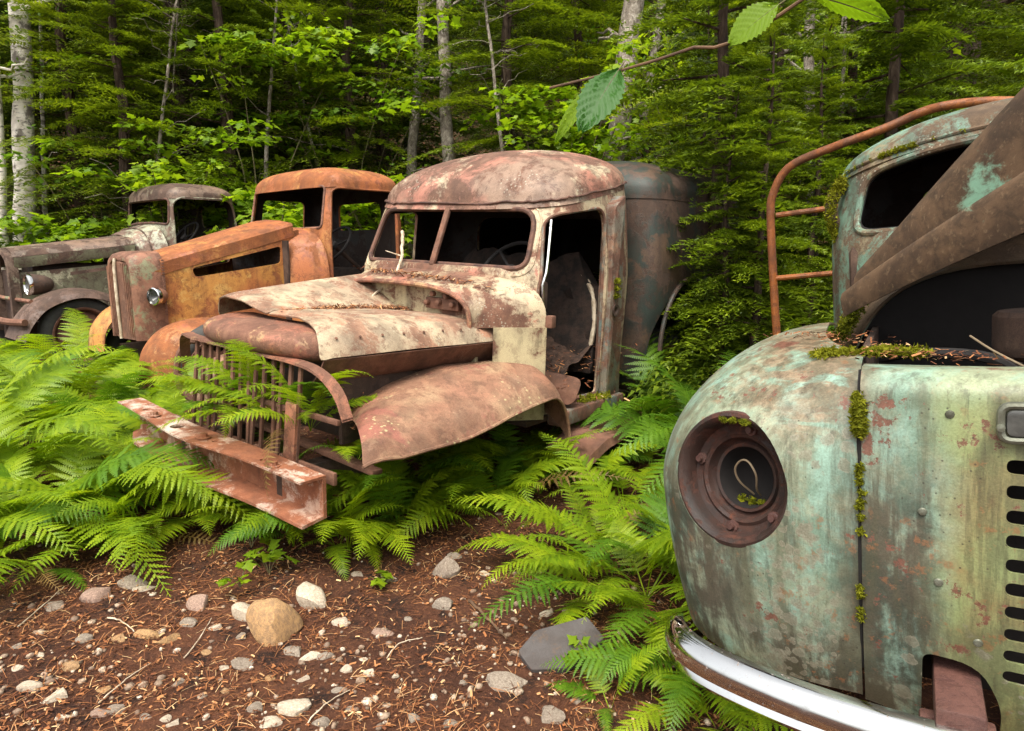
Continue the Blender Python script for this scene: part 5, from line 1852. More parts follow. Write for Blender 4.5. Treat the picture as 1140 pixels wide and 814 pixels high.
def truck_a():
    root = empty('truck', tuple(FA.o), (0, -FA.roll, -FA.yaw))
    tag(root, 'mint green truck with empty headlight socket, chrome bumper and raised hood', 'truck', 'wrecked trucks')
    rg = np.random.default_rng(103)
    # ---- wings: outer plan line P and crown line Q, lofted
    P = spline([(-0.432, 0.120), (-0.52, 0.125), (-0.62, 0.14), (-0.71, 0.172), (-0.80, 0.217), (-0.875, 0.30), (-0.918, 0.43), (-0.932, 0.65), (-0.925, 0.9), (-0.90, 1.2)], 64)
    Q = spline([(-0.432, 0.34), (-0.47, 0.40), (-0.50, 0.46), (-0.52, 0.52), (-0.53, 0.58), (-0.535, 0.66), (-0.54, 0.75), (-0.545, 0.88), (-0.55, 1.02), (-0.56, 1.22)], 64)
    S = np.linspace(0, 1, 64)
    zt = np.interp(S, [0, 0.12, 0.3, 0.55, 1], [1.085, 1.10, 1.115, 1.12, 1.08])
    zr = np.interp(S, [0, 0.12, 0.3, 0.55, 1], [0.92, 0.85, 0.77, 0.74, 0.74])
    zb = np.interp(S, [0, 0.25, 0.40, 0.48, 0.56, 0.7, 0.85, 0.92, 1], [0.39, 0.39, 0.40, 0.44, 0.56, 0.76, 0.76, 0.62, 0.46])
    rows = []
    for i in range(64):
        row = []
        Pi, Qi = P[i], Q[i]
        d = (Pi - Qi) / np.linalg.norm(Pi - Qi)
        for t in np.linspace(0, 1, 24):
            z = zb[i] + (zr[i] - zb[i]) * t
            k = max(0, (0.80 - z) / 0.40)
            off = -0.055 * k ** 1.8
            q = Pi + d * off
            row.append((q[0], q[1], z))
        for a in np.linspace(0, PI / 2, 22)[1:]:
            k = 1 - math.cos(a)
            q = Pi + (Qi - Pi) * k
            row.append((q[0], q[1], zr[i] + (zt[i] - zr[i]) * math.sin(a)))
        rows.append(row)
    hl = np.array([-0.690, 0.203, 0.828])
    nd = Vector((-0.38, -0.90, 0.16)).normalized()
    HM = Matrix.Translation(Vector(hl)) @ nd.to_track_quat('Z', 'Y').to_matrix().to_4x4() @ Matrix.Diagonal(Vector((1.25, 1.25, 1.1, 1)))
    for sd in (1, -1):
        rr = [[(x * sd, y, z) for x, y, z in r] for r in rows]
        cut = MB()
        Hs = HM if sd == 1 else Matrix.Diagonal(Vector((-1, 1, 1, 1))) @ HM
        cut.lathe([(0, -0.2), (0.117, -0.2), (0.117, 0.2), (0, 0.2)], Hs, 48)
        o = MB().grid(rr).build('fender', M['a_nose'], root, solid=0.006, cutters=cut, smooth=60)
        # headlight socket: flange, stepped bowl, bulb holder loop, screws
        b = MB()
        b.lathe([(0.121, -0.004), (0.120, 0.006), (0.113, 0.009), (0.106, 0.004), (0.101, -0.012), (0.098, -0.030), (0.086, -0.034), (0.080, -0.030), (0.074, -0.034), (0.071, -0.050), (0.066, -0.055), (0.062, -0.046), (0.056, -0.048)], Hs, 56)
        so = b.build('headlight_socket', M['socket'], root, smooth=40)
        b = MB()
        b.lathe([(0.0562, -0.047), (0.052, -0.075), (0.046, -0.10), (0.030, -0.115), (0.0, -0.118)], Hs, 40)
        b.build('lamp_bowl', M['black'], so, smooth=60)  # depth shade of the recess put into the bowl's black colour
        b = MB()
        b.lathe([(0.1235, -0.03), (0.1225, 0.0), (0.1195, 0.006), (0.117, 0.0)], Hs, 56)
        b.build('socket_rim', M['bracket'], so)
        b = MB()
        loop = [(-0.008, -0.036, -0.095), (-0.020, -0.012, -0.06), (-0.022, 0.012, -0.045), (-0.008, 0.030, -0.04), (0.008, 0.030, -0.04), (0.022, 0.008, -0.045), (0.014, -0.02, -0.065), (0.006, -0.036, -0.095)]
        b.tube([tuple(Hs @ Vector(q)) for q in spline(loop, 36)], 0.0024, 6)
        b.build('wire_loop', M['wire'], so)
        for a in (2.9, 5.6, 4.6, 1.4):
            b = MB()
            Mk = Hs @ Matrix.Translation((0.091 * math.cos(a), 0.091 * math.sin(a), -0.030))
            b.lathe([(0, 0.012), (0.006, 0.012), (0.007, 0.004), (0.011, 0.003), (0.012, -0.004)], Mk, 10)
            b.build('screw', M['bracket'], so, smooth=25)
        if sd == 1:
            moss_clump(root, [tuple(Hs @ Vector((0.0 + dx, 0.106, 0.008))) for dx in (-0.02, 0.0, 0.02, 0.03)] + [tuple(Hs @ Vector((dx, -0.045, -0.075))) for dx in (-0.02, 0.0, 0.02)], 0.010, 120, rg, 0.004)
    # ---- middle panel with louvre slots, parking lamps and bumper-arm notches
    xs = np.unique(np.concatenate([np.linspace(-0.427, 0.427, 61)]))
    rows = []
    for x in xs:
        y0 = 0.060 + 0.058 * (abs(x) / 0.43) ** 2.2
        row = []
        zb_ = 0.38
        for z in np.linspace(zb_, 1.035, 26):
            k = max(0, (0.74 - z) / 0.30)
            row.append((x, y0 + 0.045 * k ** 1.8 + 0.016 * max(0, (z - 0.8) / 0.23) ** 2, z))
        for a in np.linspace(0, PI / 2, 8)[1:]:
            row.append((x, y0 + 0.016 + 0.07 * (1 - math.cos(a)), 1.035 + 0.048 * math.sin(a)))
        row.append((x, y0 + 0.16, 1.078))
        row.append((x, y0 + 0.165, 1.055))
        rows.append(row)
    cut = MB()
    for sd in (-1, 1):
        for k in range(10):
            z = 0.928 - 0.0435 * k
            pl = rpoly([(sd * 0.202, z - 0.0125), (sd * 0.012, z - 0.0125), (sd * 0.012, z + 0.0125), (sd * 0.202, z + 0.0125)], 0.012, 6)
            cut.prism(pl if sd == 1 else pl, 1, -0.1, 0.19)
        cut.prism(rpoly([(sd * 0.33, 0.2), (sd * 0.205, 0.2), (sd * 0.20, 0.46), (sd * 0.235, 0.545), (sd * 0.325, 0.545)], [0.0, 0.0, 0.03, 0.05, 0.02]), 1, -0.1, 0.22)
    MB().grid(rows).build('nose_panel', M['a_nose'], root, solid=0.006, cutters=cut, smooth=50)
    # dark pan behind the slots
    b = MB()
    b.box(-0.40, 0.40, 0.24, 0.26, 0.42, 1.0)
    b.build('radiator_core', M['black'], root)
    for sd in (-1, 1):
        lampb = MB()
        pl = rpoly([(sd * 0.205, 0.985), (sd * 0.07, 0.985), (sd * 0.07, 1.03), (sd * 0.205, 1.03)], 0.012)
        lampb.prism(pl, 1, 0.055, 0.095)
        lo = lampb.build('parking_lamp', M['glass_lens'], root, bevel=0.003)
        b = MB()
        b.tube([(u, 0.062, v) for u, v in rpoly([(sd * 0.212, 0.978), (sd * 0.063, 0.978), (sd * 0.063, 1.037), (sd * 0.212, 1.037)], 0.016)], 0.007, 8, closed=True)
        b.build('lamp_rim', M['dull_trim'], lo)
        b = MB()
        b.lathe([(0, 0.006), (0.006, 0.005), (0.007, 0)], Matrix.Translation((sd * 0.213, 0.055, 1.0)) @ Matrix.Rotation(R(90), 4, 'X'), 10)
        b.build('screw', M['dull_trim'], lo)
        # bumper arm
        b = MB()
        b.box(sd * 0.27 - 0.038, sd * 0.27 + 0.038, -0.02, 0.5, 0.44, 0.515)
        b.box(sd * 0.27 - 0.062, sd * 0.27 + 0.055, 0.02, 0.05, 0.40, 0.47)
        ba = b.build('bumper_arm', M['bracket'], root, bevel=0.006)
        for dx, zz in ((-0.055, 0.455), (0.05, 0.43), (-0.02, 0.50)):
            b = MB()
            b.lathe([(0, 0.014), (0.012, 0.012), (0.013, -0.004)], Matrix.Translation((sd * 0.27 + dx, 0.018, zz)) @ Matrix.Rotation(R(90), 4, 'X'), 8)
            b.build('bolt', M['bracket'], ba, smooth=20)
    for x, z in ((-0.283, 1.012), (-0.325, 0.83), (-0.30, 0.70), (-0.24, 0.60)):
        b = MB()
        b.lathe([(0, 0.004), (0.006, 0.003), (0.008, 0)], Matrix.Translation((x, 0.060 + 0.058 * (abs(x) / 0.43) ** 2.2 - 0.001 + (0.014 if z > 1 else 0), z)) @ Matrix.Rotation(R(90), 4, 'X'), 10)
        b.build('rivet', M['dull_trim'], root)
    # bead of perished welting in the seams, with moss tufts
    for sd in (1, -1):
        b = MB()
        b.tube([(sd * -0.4295, 0.123 + 0.05 * max(0, (0.74 - z) / 0.3) ** 1.8 + 0.10 * max(0, (z - 0.98) / 0.11) ** 2, z) for z in np.linspace(0.46, 1.075, 30)], 0.0045, 6)
        b.build('welting', M['black'], root)
    mp = [(-0.4295, 0.122 + 0.05 * max(0, (0.74 - z) / 0.3) ** 1.8 + 0.10 * max(0, (z - 0.98) / 0.11) ** 2 - 0.004, z) for z in (1.03, 1.02, 1.01, 1.0, 0.99, 0.98, 0.97)]
    moss_clump(root, mp, 0.014, 500, rg, 0.0042, flat=1.0)
    mp = [(-0.4295 + rg.normal(0, 0.002), 0.117 + 0.05 * max(0, (0.74 - z) / 0.3) ** 1.8, z) for z in (0.90, 0.885, 0.87, 0.85, 0.83, 0.82, 0.80, 0.77, 0.65, 0.635, 0.60, 0.585)]
    moss_clump(root, mp, 0.008, 160, rg, 0.0035, flat=1.0)
    mp = [(-0.50 + 0.025 * k + rg.normal(0, 0.015), 0.36 + rg.normal(0, 0.02), 1.092) for k in range(7)]
    moss_clump(root, mp, 0.035, 700, rg, 0.0045, flat=0.3)
    litter_pile(root, [(-0.62, 0.45, 1.125), (-0.52, 0.46, 1.122), (-0.4, 0.34, 1.10), (-0.2, 0.25, 1.09)], 300, rg, (0.05, 0.04, 0.002), sc=0.4)
    # ---- chrome bumper with rolled ends
    bp = [(-0.835, 0.235), (-0.815, 0.150), (-0.76, 0.085), (-0.66, 0.035), (-0.5, -0.012), (-0.3, -0.042), (0, -0.055)]
    bp = bp + [(-x, y) for x, y in bp[-2::-1]]
    sp = spline([(x, y, 0) for x, y in bp], 80)
    prof = [(0.010, 0.056), (-0.008, 0.055), (-0.022, 0.047), (-0.033, 0.032), (-0.038, 0.012), (-0.037, 0.0), (-0.026, -0.006), (-0.030, -0.012), (-0.034, -0.020), (-0.028, -0.030), (-0.010, -0.035), (0.006, -0.030), (-0.008, -0.027), (-0.018, -0.012), (-0.024, 0.01), (-0.014, 0.038), (0.008, 0.048)]
    rows = []
    for i in range(80):
        t = sp[min(79, i + 1)] - sp[max(0, i - 1)]
        t /= np.linalg.norm(t)
        nn = np.array([-t[1], t[0], 0])
        if nn[1] < 0: nn = -nn                      # nn points rearward
        e = min(1, min(i, 79 - i) / 5.0)
        k = 0.35 + 0.65 * math.sqrt(1 - (1 - e) ** 2)
        rows.append([tuple(sp[i] + nn * a * k + np.array([0, 0.02, 0.43 + h * k])) for a, h in prof])
    b = MB().grid(rows, close_v=True)
    n = len(prof)
    b.f.append(tuple(range(n)))
    b.f.append(tuple(79 * n + k for k in range(n)))
    b.build('bumper', M['chrome'], root, smooth=50)
    # ---- cab
    p = dict(z0=0.5, zb=1.33, zt=1.59, zc=1.69, arch=0.09, yf0=1.20, yf=1.22, yt=1.33, yr=2.30, hw0=0.58, hw=0.605, hwt=0.565, bow=0.05, n=4.2, rake=0.02, crown=0.40, dome=0.8)
    rings = cab_rings(p)
    bvh = bvh_of(rings)
    ws = rpoly([(-0.515, 1.372), (0.515, 1.372), (0.475, 1.575), (0.28, 1.625), (0, 1.642), (-0.28, 1.625), (-0.475, 1.575)], [0.06, 0.06, 0.06, 0.1, 0.2, 0.1, 0.06])
    cut = MB()
    cut.prism(ws, 1, 0.9, 1.6)
    dw = rpoly([(1.40, 1.32), (1.48, 1.60), (2.0, 1.60), (2.0, 1.32)], 0.05)
    cut.prism(dw, 0, 0.3, 1.0)
    cut.prism(rpoly([(-0.3, 1.38), (0.3, 1.38), (0.3, 1.56), (-0.3, 1.56)], 0.05), 1, 2.1, 2.6)
    loft_mb(rings).build('cab', M['a_cab'], root, solid=0.02, cutters=cut, inner=M['inner_shade'])
    ro = loft_mb(roof_rings(p), cap_top=True).build('roof', M['a_cab'], root, solid=0.008, inner=M['inner_shade'])
    b = MB()
    b.tube(on_surface(bvh, ws, 1, 0.7, 1), 0.012, 8, closed=True)
    b.build('windshield_frame', M['a_cab'], root)
    b = MB()
    b.tube(on_surface(bvh, [(x * 0.965, 1.5 + (z - 1.5) * 0.93) for x, z in ws], 1, 0.7, 1) if False else [(x * 0.985, y + 0.018, 1.5 + (z - 1.5) * 0.94) for x, y, z in on_surface(bvh, ws, 1, 0.7, 1)], 0.008, 6, closed=True)
    b.build('windshield_gasket', M['black'], root)
    for x in np.linspace(-0.40, 0.40, 9):
        h = on_surface(bvh, [(x, 1.658 - 0.075 * abs(x / 0.475) ** 2)], 1, 0.7, 1)
        if h:
            b = MB()
            b.lathe([(0, 0.004), (0.006, 0.003), (0.007, 0)], Matrix.Translation(Vector(h[0])) @ Matrix.Rotation(R(90), 4, 'X'), 8)
            b.build('rivet', M['dark_iron'], root)
    gut = [(x, y - 0.008, z + 0.004) for x, y, z in superring(p['yt'] - 0.004, p['yr'], p['hwt'] + 0.006, p['zt'] - 0.012, p['n'], bow=p['bow'])[56:112]]
    gut = [(x, y, z + 0.09 * max(0, 1 - (x / p['hw']) ** 2)) for x, y, z in gut]
    b = MB()
    b.tube(gut, 0.007, 6)
    b.build('roof_gutter', M['a_cab'], ro)
    moss_clump(root, [g for g in gut[8:30:2]], 0.008, 120, rg, 0.004)
    moss_clump(root, [g for g in gut[18:23]], 0.016, 300, rg, 0.005)
    b = MB()
    b.box(-0.55, 0.55, 1.26, 2.26, 0.46, 0.5)
    b.build('cab_floor', M['inner'], root)
    b = MB()
    b.box(-0.5, 0.5, 2.0, 2.14, 0.55, 1.15)
    b.box(-0.5, 0.5, 1.65, 2.02, 0.55, 0.78)
    b.build('bench_seat', M['seat'], root, bevel=0.05)
    b = MB()
    b.box(-0.53, 0.53, 1.32, 1.42, 1.15, 1.34)
    b.build('dashboard', M['inner'], root, bevel=0.03)
    steering(root, (0.28, 1.55, 1.25), 50, 0.2)
    # mossy mirror bracket on the front post
    pm = FA.plane(921, 205, 1, 1.36)
    b = MB()
    b.tube(spline([(-0.55, 1.48, 1.40), (-0.585, 1.46, 1.43), (-0.59, 1.46, 1.50), (-0.55, 1.48, 1.56)], 14), 0.022, 8)
    b.build('mirror_bracket', M['dark_iron'], root)
    moss_clump(root, spline([(-0.57, 1.46, 1.37), (-0.59, 1.45, 1.43), (-0.59, 1.45, 1.50), (-0.555, 1.46, 1.565)], 12), 0.022, 420, rg, 0.005, flat=1.2)
    # cowl between hood hinge and windshield
    def sec(y, hw, zt_, zs, n=3.4, m=31):
        return [(hw * np.sign(math.cos(a)) * abs(math.cos(a)) ** (2 / n), y, zs + (zt_ - zs) * abs(math.sin(a)) ** (2 / n)) for a in np.linspace(0, PI, m)]
    MB().grid([sec(y, hw, z, 0.55) for y, hw, z in ((1.08, 0.545, 1.255), (1.12, 0.56, 1.28), (1.18, 0.585, 1.315), (1.25, 0.605, 1.352))]).build('cowl', M['a_hood'], root, solid=0.01)
    moss_clump(root, [(-0.53 + 0.012 * k, 1.06 - 0.004 * k, 1.06 + 0.026 * k) for k in range(8)], 0.030, 500, rg, 0.005, flat=1.0)
    b = MB()
    b.prism([(x * 0.98, z - 0.01) for x, y, z in sec(1.1, 0.545, 1.255, 0.55)], 1, 1.12, 1.135)
    b.build('firewall', M['black'], root)
    # engine bay floor, block, air cleaner and hoses
    b = MB()
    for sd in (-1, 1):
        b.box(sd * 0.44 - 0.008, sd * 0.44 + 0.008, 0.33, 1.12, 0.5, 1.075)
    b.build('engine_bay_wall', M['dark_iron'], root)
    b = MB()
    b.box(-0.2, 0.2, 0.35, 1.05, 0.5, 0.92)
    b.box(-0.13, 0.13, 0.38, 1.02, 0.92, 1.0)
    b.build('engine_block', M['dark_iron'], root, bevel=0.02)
    b = MB()
    b.lathe([(0, 0.10), (0.09, 0.10), (0.10, 0.09), (0.10, 0.02), (0.09, 0.0), (0.04, -0.02), (0.04, -0.08)], Matrix.Translation((-0.08, 0.62, 1.05)), 28)
    b.build('air_cleaner', M['dark_iron'], root)
    b = MB()
    b.tube(spline([(0.1, 0.38, 1.0), (0.14, 0.32, 1.05), (0.05, 0.30, 1.07), (-0.1, 0.33, 1.04)], 16), 0.02, 8)
    b.tube(spline([(-0.40, 0.5, 1.06), (-0.33, 0.42, 1.08), (-0.2, 0.4, 1.07), (-0.12, 0.45, 1.0)], 16), 0.012, 8)
    b.build('hose', M['black'], root)
    b = MB()
    b.box(-0.42, 0.42, 0.29, 0.335, 0.95, 1.06)
    b.build('radiator_top', M['dark_iron'], root, bevel=0.01)
    # ---- raised hood, skewed on its hinges
    prof = [(-0.99, -0.125), (-1.0, -0.09), (-0.995, -0.035), (-0.98, -0.008), (-0.955, 0.008), (-0.925, 0.010), (-0.905, 0.014), (-0.902, 0.05), (-0.89, 0.11), (-0.86, 0.17), (-0.79, 0.23), (-0.67, 0.275), (-0.5, 0.30), (-0.25, 0.315), (0, 0.32)]
    prof = prof + [(0.2, 0.312)]
    rows = []
    L = 1.02
    for t in np.linspace(0, 1, 30):
        hw = 0.50 - 0.13 * t ** 1.3
        kk = 1.0
        if t > 0.92: kk = math.sqrt(max(0, 1 - ((t - 0.92) / 0.09) ** 2))
        row = []
        for x, z in prof:
            zz = z * kk * (0.35 + 0.9 * t) if z > 0 else z * (0.6 + 0.5 * t)
            row.append((x * hw, -t * L, zz - 0.03 * t * t))
        rows.append(row)
    HMx = Matrix.Translation((-0.094, 1.173, 1.206)) @ Matrix.Rotation(R(29), 4, 'Z') @ Matrix.Rotation(R(-22), 4, 'X') @ Matrix.Rotation(R(-1), 4, 'Y')
    rows = [[tuple(HMx @ Vector(q)) for q in r] for r in rows]
    MB().grid(rows).build('hood', M['a_hoodpaint'], root, solid=0.007, smooth=60, inner=M['inner_shade'])
    # ---- pipe rack beside and behind the cab
    pr = lambda px, py, y=2.36: FA.plane(px, py, 1, y)
    main = [pr(866, 395), pr(862, 330), pr(858, 245), pr(861, 215), pr(880, 185), pr(930, 163), pr(985, 143), pr(1042, 120)]
    x1, z1 = main[-1][0], main[-1][2]
    main += [np.array([x1 + 0.25, 2.36, z1 - 0.02]), np.array([x1 + 0.5, 2.36, z1 - 0.10])]
    foot = [np.array([main[0][0], 2.36, 0.5])]
    b = MB()
    b.tube(spline(foot + main, 60), 0.020, 12)
    rk = b.build('pipe_rack', M['rail'], root)
    for py in (240, 310, 377):
        q = pr(864, py)
        b = MB()
        b.tube([(q[0], 2.36, q[2]), (q[0] + 0.35, 2.36, q[2] + 0.01), (q[0] + 0.6, 2.36, q[2] + 0.02)], 0.014, 10)
        b.build('rack_rung', M['rail'], rk)
    # rear frame and flat deck
    b = MB()
    for sx in (-0.38, 0.38):
        b.box(sx - 0.04, sx + 0.04, 0.3, 4.4, 0.36, 0.50)
    b.build('frame_rail', M['dark_iron'], root)
    b = MB()
    b.box(-0.75, 0.75, 2.45, 4.5, 0.62, 0.68)
    b.build('cargo_deck', M['dark_iron'], root, bevel=0.01)
    for sd in (1, -1):
        wheel(root, (sd * 0.70, 0.72, 0.36), 0.36, 0.18, sd)
        wheel(root, (sd * 0.66, 3.6, 0.36), 0.36, 0.18, sd)
    # stray wire over the engine bay edge
    a = [FA.plane(1080, 374, 1, 0.40), FA.plane(1105, 390, 1, 0.34), FA.plane(1140, 408, 1, 0.28)]
    b = MB()
    b.tube(spline(a, 14), 0.0022, 6)
    b.build('stray_wire', M['wire'], root)


M['socket'] = rust_mat('rusty_lamp_socket', [lin(52, 36, 30), lin(38, 30, 26)], [lin(26, 18, 15), lin(56, 34, 26), lin(92, 52, 36), lin(146, 82, 52)], cover=0.5, scale=16, seed=31, grime=0.4, streak=0)
M['dull_trim'] = simple('dull_grey_trim', lin(120, 122, 108), 0.4, 0.5, col2=lin(84, 84, 70))


def hood_paint():
    """brown weathered hood, mint paint left along the side crease"""
    N = NT('brown_hood_mint_crease')
    x, y, z = N.xyz()
    mid = N.noise(6, 9, 0.68, None, 0.4)
    fin = N.noise(50, 6, 0.7)
    stv = N.noise(1.0, 7, 0.7, N.map(scale=(26, 7, 26)), 0.4)
    col = N.mix(N.ramp(mid, 0.4, 0.6), lin(70, 54, 41), lin(94, 73, 54))
    col = N.mix(N.math('MULTIPLY', N.ramp(stv, 0.45, 0.62), 0.6), col, lin(54, 43, 33))
    col = N.mix(N.math('MULTIPLY', N.ramp(fin, 0.55, 0.66), 0.5), col, lin(122, 100, 76))
    # the remaining paint patch
    vm = N.n('ShaderNodeVectorMath', operation='DISTANCE')
    N.l(N.map(scale=(1, 1, 1)), vm.inputs[0])
    vm.inputs[1].default_value = MINT_AT
    dd = N.math('ADD', vm.outputs['Value'], N.math('MULTIPLY', N.math('SUBTRACT', stv, 0.5), 0.26))
    g = N.ramp(dd, 0.085, 0.03)
    col = N.mix(N.math('MULTIPLY', g, 0.9), col, lin(120, 160, 136))
    N.pbr(col, 0.7, 0, N.bump(N.math('ADD', fin, stv), 0.3, 0.004), spec=0.3)
    return N.m


MINT_AT = tuple(FA.plane(1105, 218, 1, 0.58))
M['a_hoodpaint'] = hood_paint()
truck_a()
# ---------------------------------------------------------------- ferns
def frond_mesh(seed, el=62, bend=95, curl=0.0, npair=26, wmax=0.17, matk='fern', twist=0.0, m0=15):
    """one twice-pinnate frond of unit length growing from the origin towards +x, arching over"""
    rg = np.random.default_rng(seed)
    n = 40
    s = np.linspace(0, 1, n)
    ang = R(el) - R(bend) * s ** 1.35
    side = curl * s ** 2
    dx, dz = np.cos(ang), np.sin(ang)
    dirs = np.stack([dx * np.cos(side), dx * np.sin(side), dz], -1)
    Pt = np.vstack([[0, 0, 0], np.cumsum(dirs[:-1] / (n - 1), axis=0)])
    V, F = [], []

    def frame(t):
        i = min(n - 2, int(t * (n - 1)))
        f = t * (n - 1) - i
        p = Pt[i] * (1 - f) + Pt[i + 1] * f
        d = dirs[i] / np.linalg.norm(dirs[i])
        lat = np.cross([0, 0, 1.0], d)
        lat /= max(1e-6, np.linalg.norm(lat))
        a = twist * t
        up = np.cross(d, lat)
        lat, up = lat * math.cos(a) + up * math.sin(a), up * math.cos(a) - lat * math.sin(a)
        return p, d, lat, up

    # stipe and rachis: thin three-sided strip
    for i in range(n - 1):
        w0 = 0.0055 * (1 - 0.85 * s[i])
        w1 = 0.0055 * (1 - 0.85 * s[i + 1])
        p0, d, l0, u0 = frame(s[i])
        p1, d, l1, u1 = frame(min(0.999, s[i + 1]))
        b = len(V)
        V += [p0 - l0 * w0, p0 + l0 * w0, p1 + l1 * w1, p1 - l1 * w1]
        F.append((b, b + 1, b + 2, b + 3))
    s0 = 0.20
    for k in range(npair):
        u = (k + 0.5) / npair
        t = s0 + (1 - s0) * u ** 0.93
        wl = wmax * (min(1, 0.55 + u * 1.9) * (1 - u ** 1.7) ** 0.85 + 0.03) * rg.uniform(0.93, 1.06)
        for sd in (-1, 1):
            p, d, lat, up = frame(min(0.998, t + sd * 0.006))
            fa = R(12 + 28 * u + rg.uniform(-5, 5))
            ax = lat * sd * math.cos(fa) + d * math.sin(fa)
            droop = rg.uniform(0.10, 0.32)
            lift = rg.uniform(-0.05, 0.16)
            m = max(4, int(m0 * wl / wmax))
            q = np.linspace(0, 1, m + 1)
            mid = [p + ax * wl * a + up * (lift * wl * a - droop * wl * a * a) for a in q]
            nrm = np.cross(ax, d)
            b = len(V)
            V += mid
            sp = wl / m
            for side_ in (1, -1):
                for j in range(m):
                    a = (j + 0.5) / m
                    l = wl * 0.165 * (min(1, 0.75 + a) * (1 - a ** 1.6) + 0.05)
                    base0, base1 = mid[j], mid[j + 1]
                    out = (d * side_ * 0.93 + ax * 0.42)
                    dn = -up * l * rg.uniform(0.0, 0.25)
                    t0 = base0 + (base1 - base0) * 0.18 + out * l * 0.86 + dn
                    t1 = base0 + (base1 - base0) * 0.72 + out * l + dn
                    c = len(V)
                    V += [t0, t1]
                    F.append((b + j, b + j + 1, c + 1, c) if side_ == 1 else (b + j + 1, b + j, c, c + 1))
    return raw_mesh('frond', np.array(V), np.array(F), M[matk])


def frond_set(matk, base):
    out = []
    k = 0
    for el, bend in ((74, 80), (68, 98), (60, 92), (52, 84), (44, 76), (64, 120), (56, 108), (36, 66)):
        for c in (-0.35, 0.3):
            out.append(frond_mesh(base + k, el, bend, c + 0.1 * math.sin(k), npair=25 + k % 4, wmax=0.155 + 0.012 * (k % 4), matk=matk, twist=0.35 * math.sin(k * 2.3)))
            k += 1
    return out


FR = {'fern': frond_set('fern', 200), 'fern_dark': frond_set('fern_dark', 260), 'dead': [frond_mesh(320 + k, 40 - 6 * k, 60 + 20 * k, 0.5 * (-1) ** k, npair=20, wmax=0.10, matk='fern_dead', twist=0.8) for k in range(4)]}
rgf = np.random.default_rng(77)


def fern(x, y, size, n, label, group, mat='fern', aim=None, spread=180, z=None, flat=0.0, base_name='lady_fern', upright=False):
    """a crown of arching fronds; aim (degrees, 0 = +x) and spread restrict where they lean"""
    zz = float(ground_z(x, y)) - 0.01 if z is None else z
    r = empty(base_name, (x, y, zz), (0, 0, 0))
    a0 = rgf.uniform(0, 360)
    for i in range(n):
        az = (a0 + 360 * i / n + rgf.uniform(-18, 18)) if aim is None else aim + spread * ((i + 0.5) / n - 0.5) * 2 + rgf.uniform(-10, 10)
        k = int(rgf.integers(0, 16)) if flat < 0.5 else int(rgf.choice([6, 7, 8, 9, 12, 13, 14, 15]))
        if upright: k = int(rgf.choice([0, 1, 2, 3, 4, 5, 10, 11]))
        dead = rgf.uniform() < 0.06
        mt = 'fern_dark' if rgf.uniform() < 0.16 else mat
        o = link('frond', FR['dead'][k % 4] if dead else FR[mt][k], r)
        s = size * rgf.uniform(0.6, 1.2)
        o.scale = (s, s * rgf.uniform(0.9, 1.12), s)
        o.rotation_euler = (rgf.normal(0, 0.16), rgf.normal(0, 0.10) + 0.25 * flat, R(az))
    tag(r, label, 'fern', group)
    return r


G1, L1 = 'ferns in front of the orange and pale green trucks', 'bright lady fern in the thick bank below the orange and pale green trucks'
# bank on the left: rows of crowns
bank = [(-20, 372, .62), (40, 372, .6), (95, 370, .6), (150, 372, .55), (190, 388, .5), (10, 415, .62), (75, 412, .62), (128, 440, .6), (195, 450, .42), (-25, 455, .62), (40, 440, .60), (100, 425, .55), (160, 420, .52), (-30, 500, .68), (30, 490, .62), (95, 475, .62), (150, 462, .55),
        (0, 545, .66), (62, 530, .66), (125, 520, .64), (180, 505, .48), (60, 400, .5), (130, 395, .5), (-60, 570, .6)]
for px, py, s in bank:
    p = ground_at(px, py + 60)
    fern(p[0], p[1], s * 1.45, 8, L1, G1)
for x, y, s in ((-3.4, 3.0, .8), (-4.1, 3.6, .85), (-3.2, 2.3, .75), (-4.6, 4.6, .85), (-3.9, 2.6, .8), (-5.2, 4.0, .85), (-4.9, 3.1, .8)):
    fern(x, y, s, 8, L1, G1)
# single ferns that stand out
def fern_px(px, py, size, n, label, **kw):
    p = ground_at(px, py)
    return fern(p[0], p[1], size, n, label, kw.pop('group', None), **kw)


fern_px(118, 610, 0.66, 9, 'large lady fern whose fronds hang over the needle litter left of the bumper', aim=262, spread=95)
fern_px(165, 600, 0.56, 7, 'lady fern pressed against the far end of the channel bumper', aim=280, spread=80)
fern_px(40, 640, 0.58, 7, 'flat spreading fern at the outer edge of the fern bank', aim=240, spread=110, flat=0.6)
fern_px(-60, 640, 0.6, 7, 'fern at the outermost corner of the fern bank', aim=260, spread=140)
fern_px(232, 578, 0.46, 6, 'lady fern spilling over the bottom flange of the channel bumper', aim=265, spread=80)
G2, L2 = 'ferns below the crumpled fender', 'lush lady fern in the strip below the crumpled brown fender'
for px, py, s, n in ((398, 598, .66, 10), (445, 596, .70, 10), (500, 580, .68, 10), (552, 566, .64, 10), (600, 550, .58, 9), (470, 552, .62, 9), (530, 535, .60, 9), (585, 520, .56, 8), (425, 558, .60, 8), (630, 525, .5, 8), (500, 540, .6, 8), (560, 545, .6, 8)):
    p = ground_at(px, py)
    fern(p[0], p[1], s, n, L2, G2)
fern_px(388, 612, 0.58, 8, 'lady fern rising beside the cut end of the channel bumper', aim=262, spread=120)
fern_px(350, 585, 0.62, 6, 'tall lady fern frond clump standing before the broken grille arc', aim=70, spread=80)
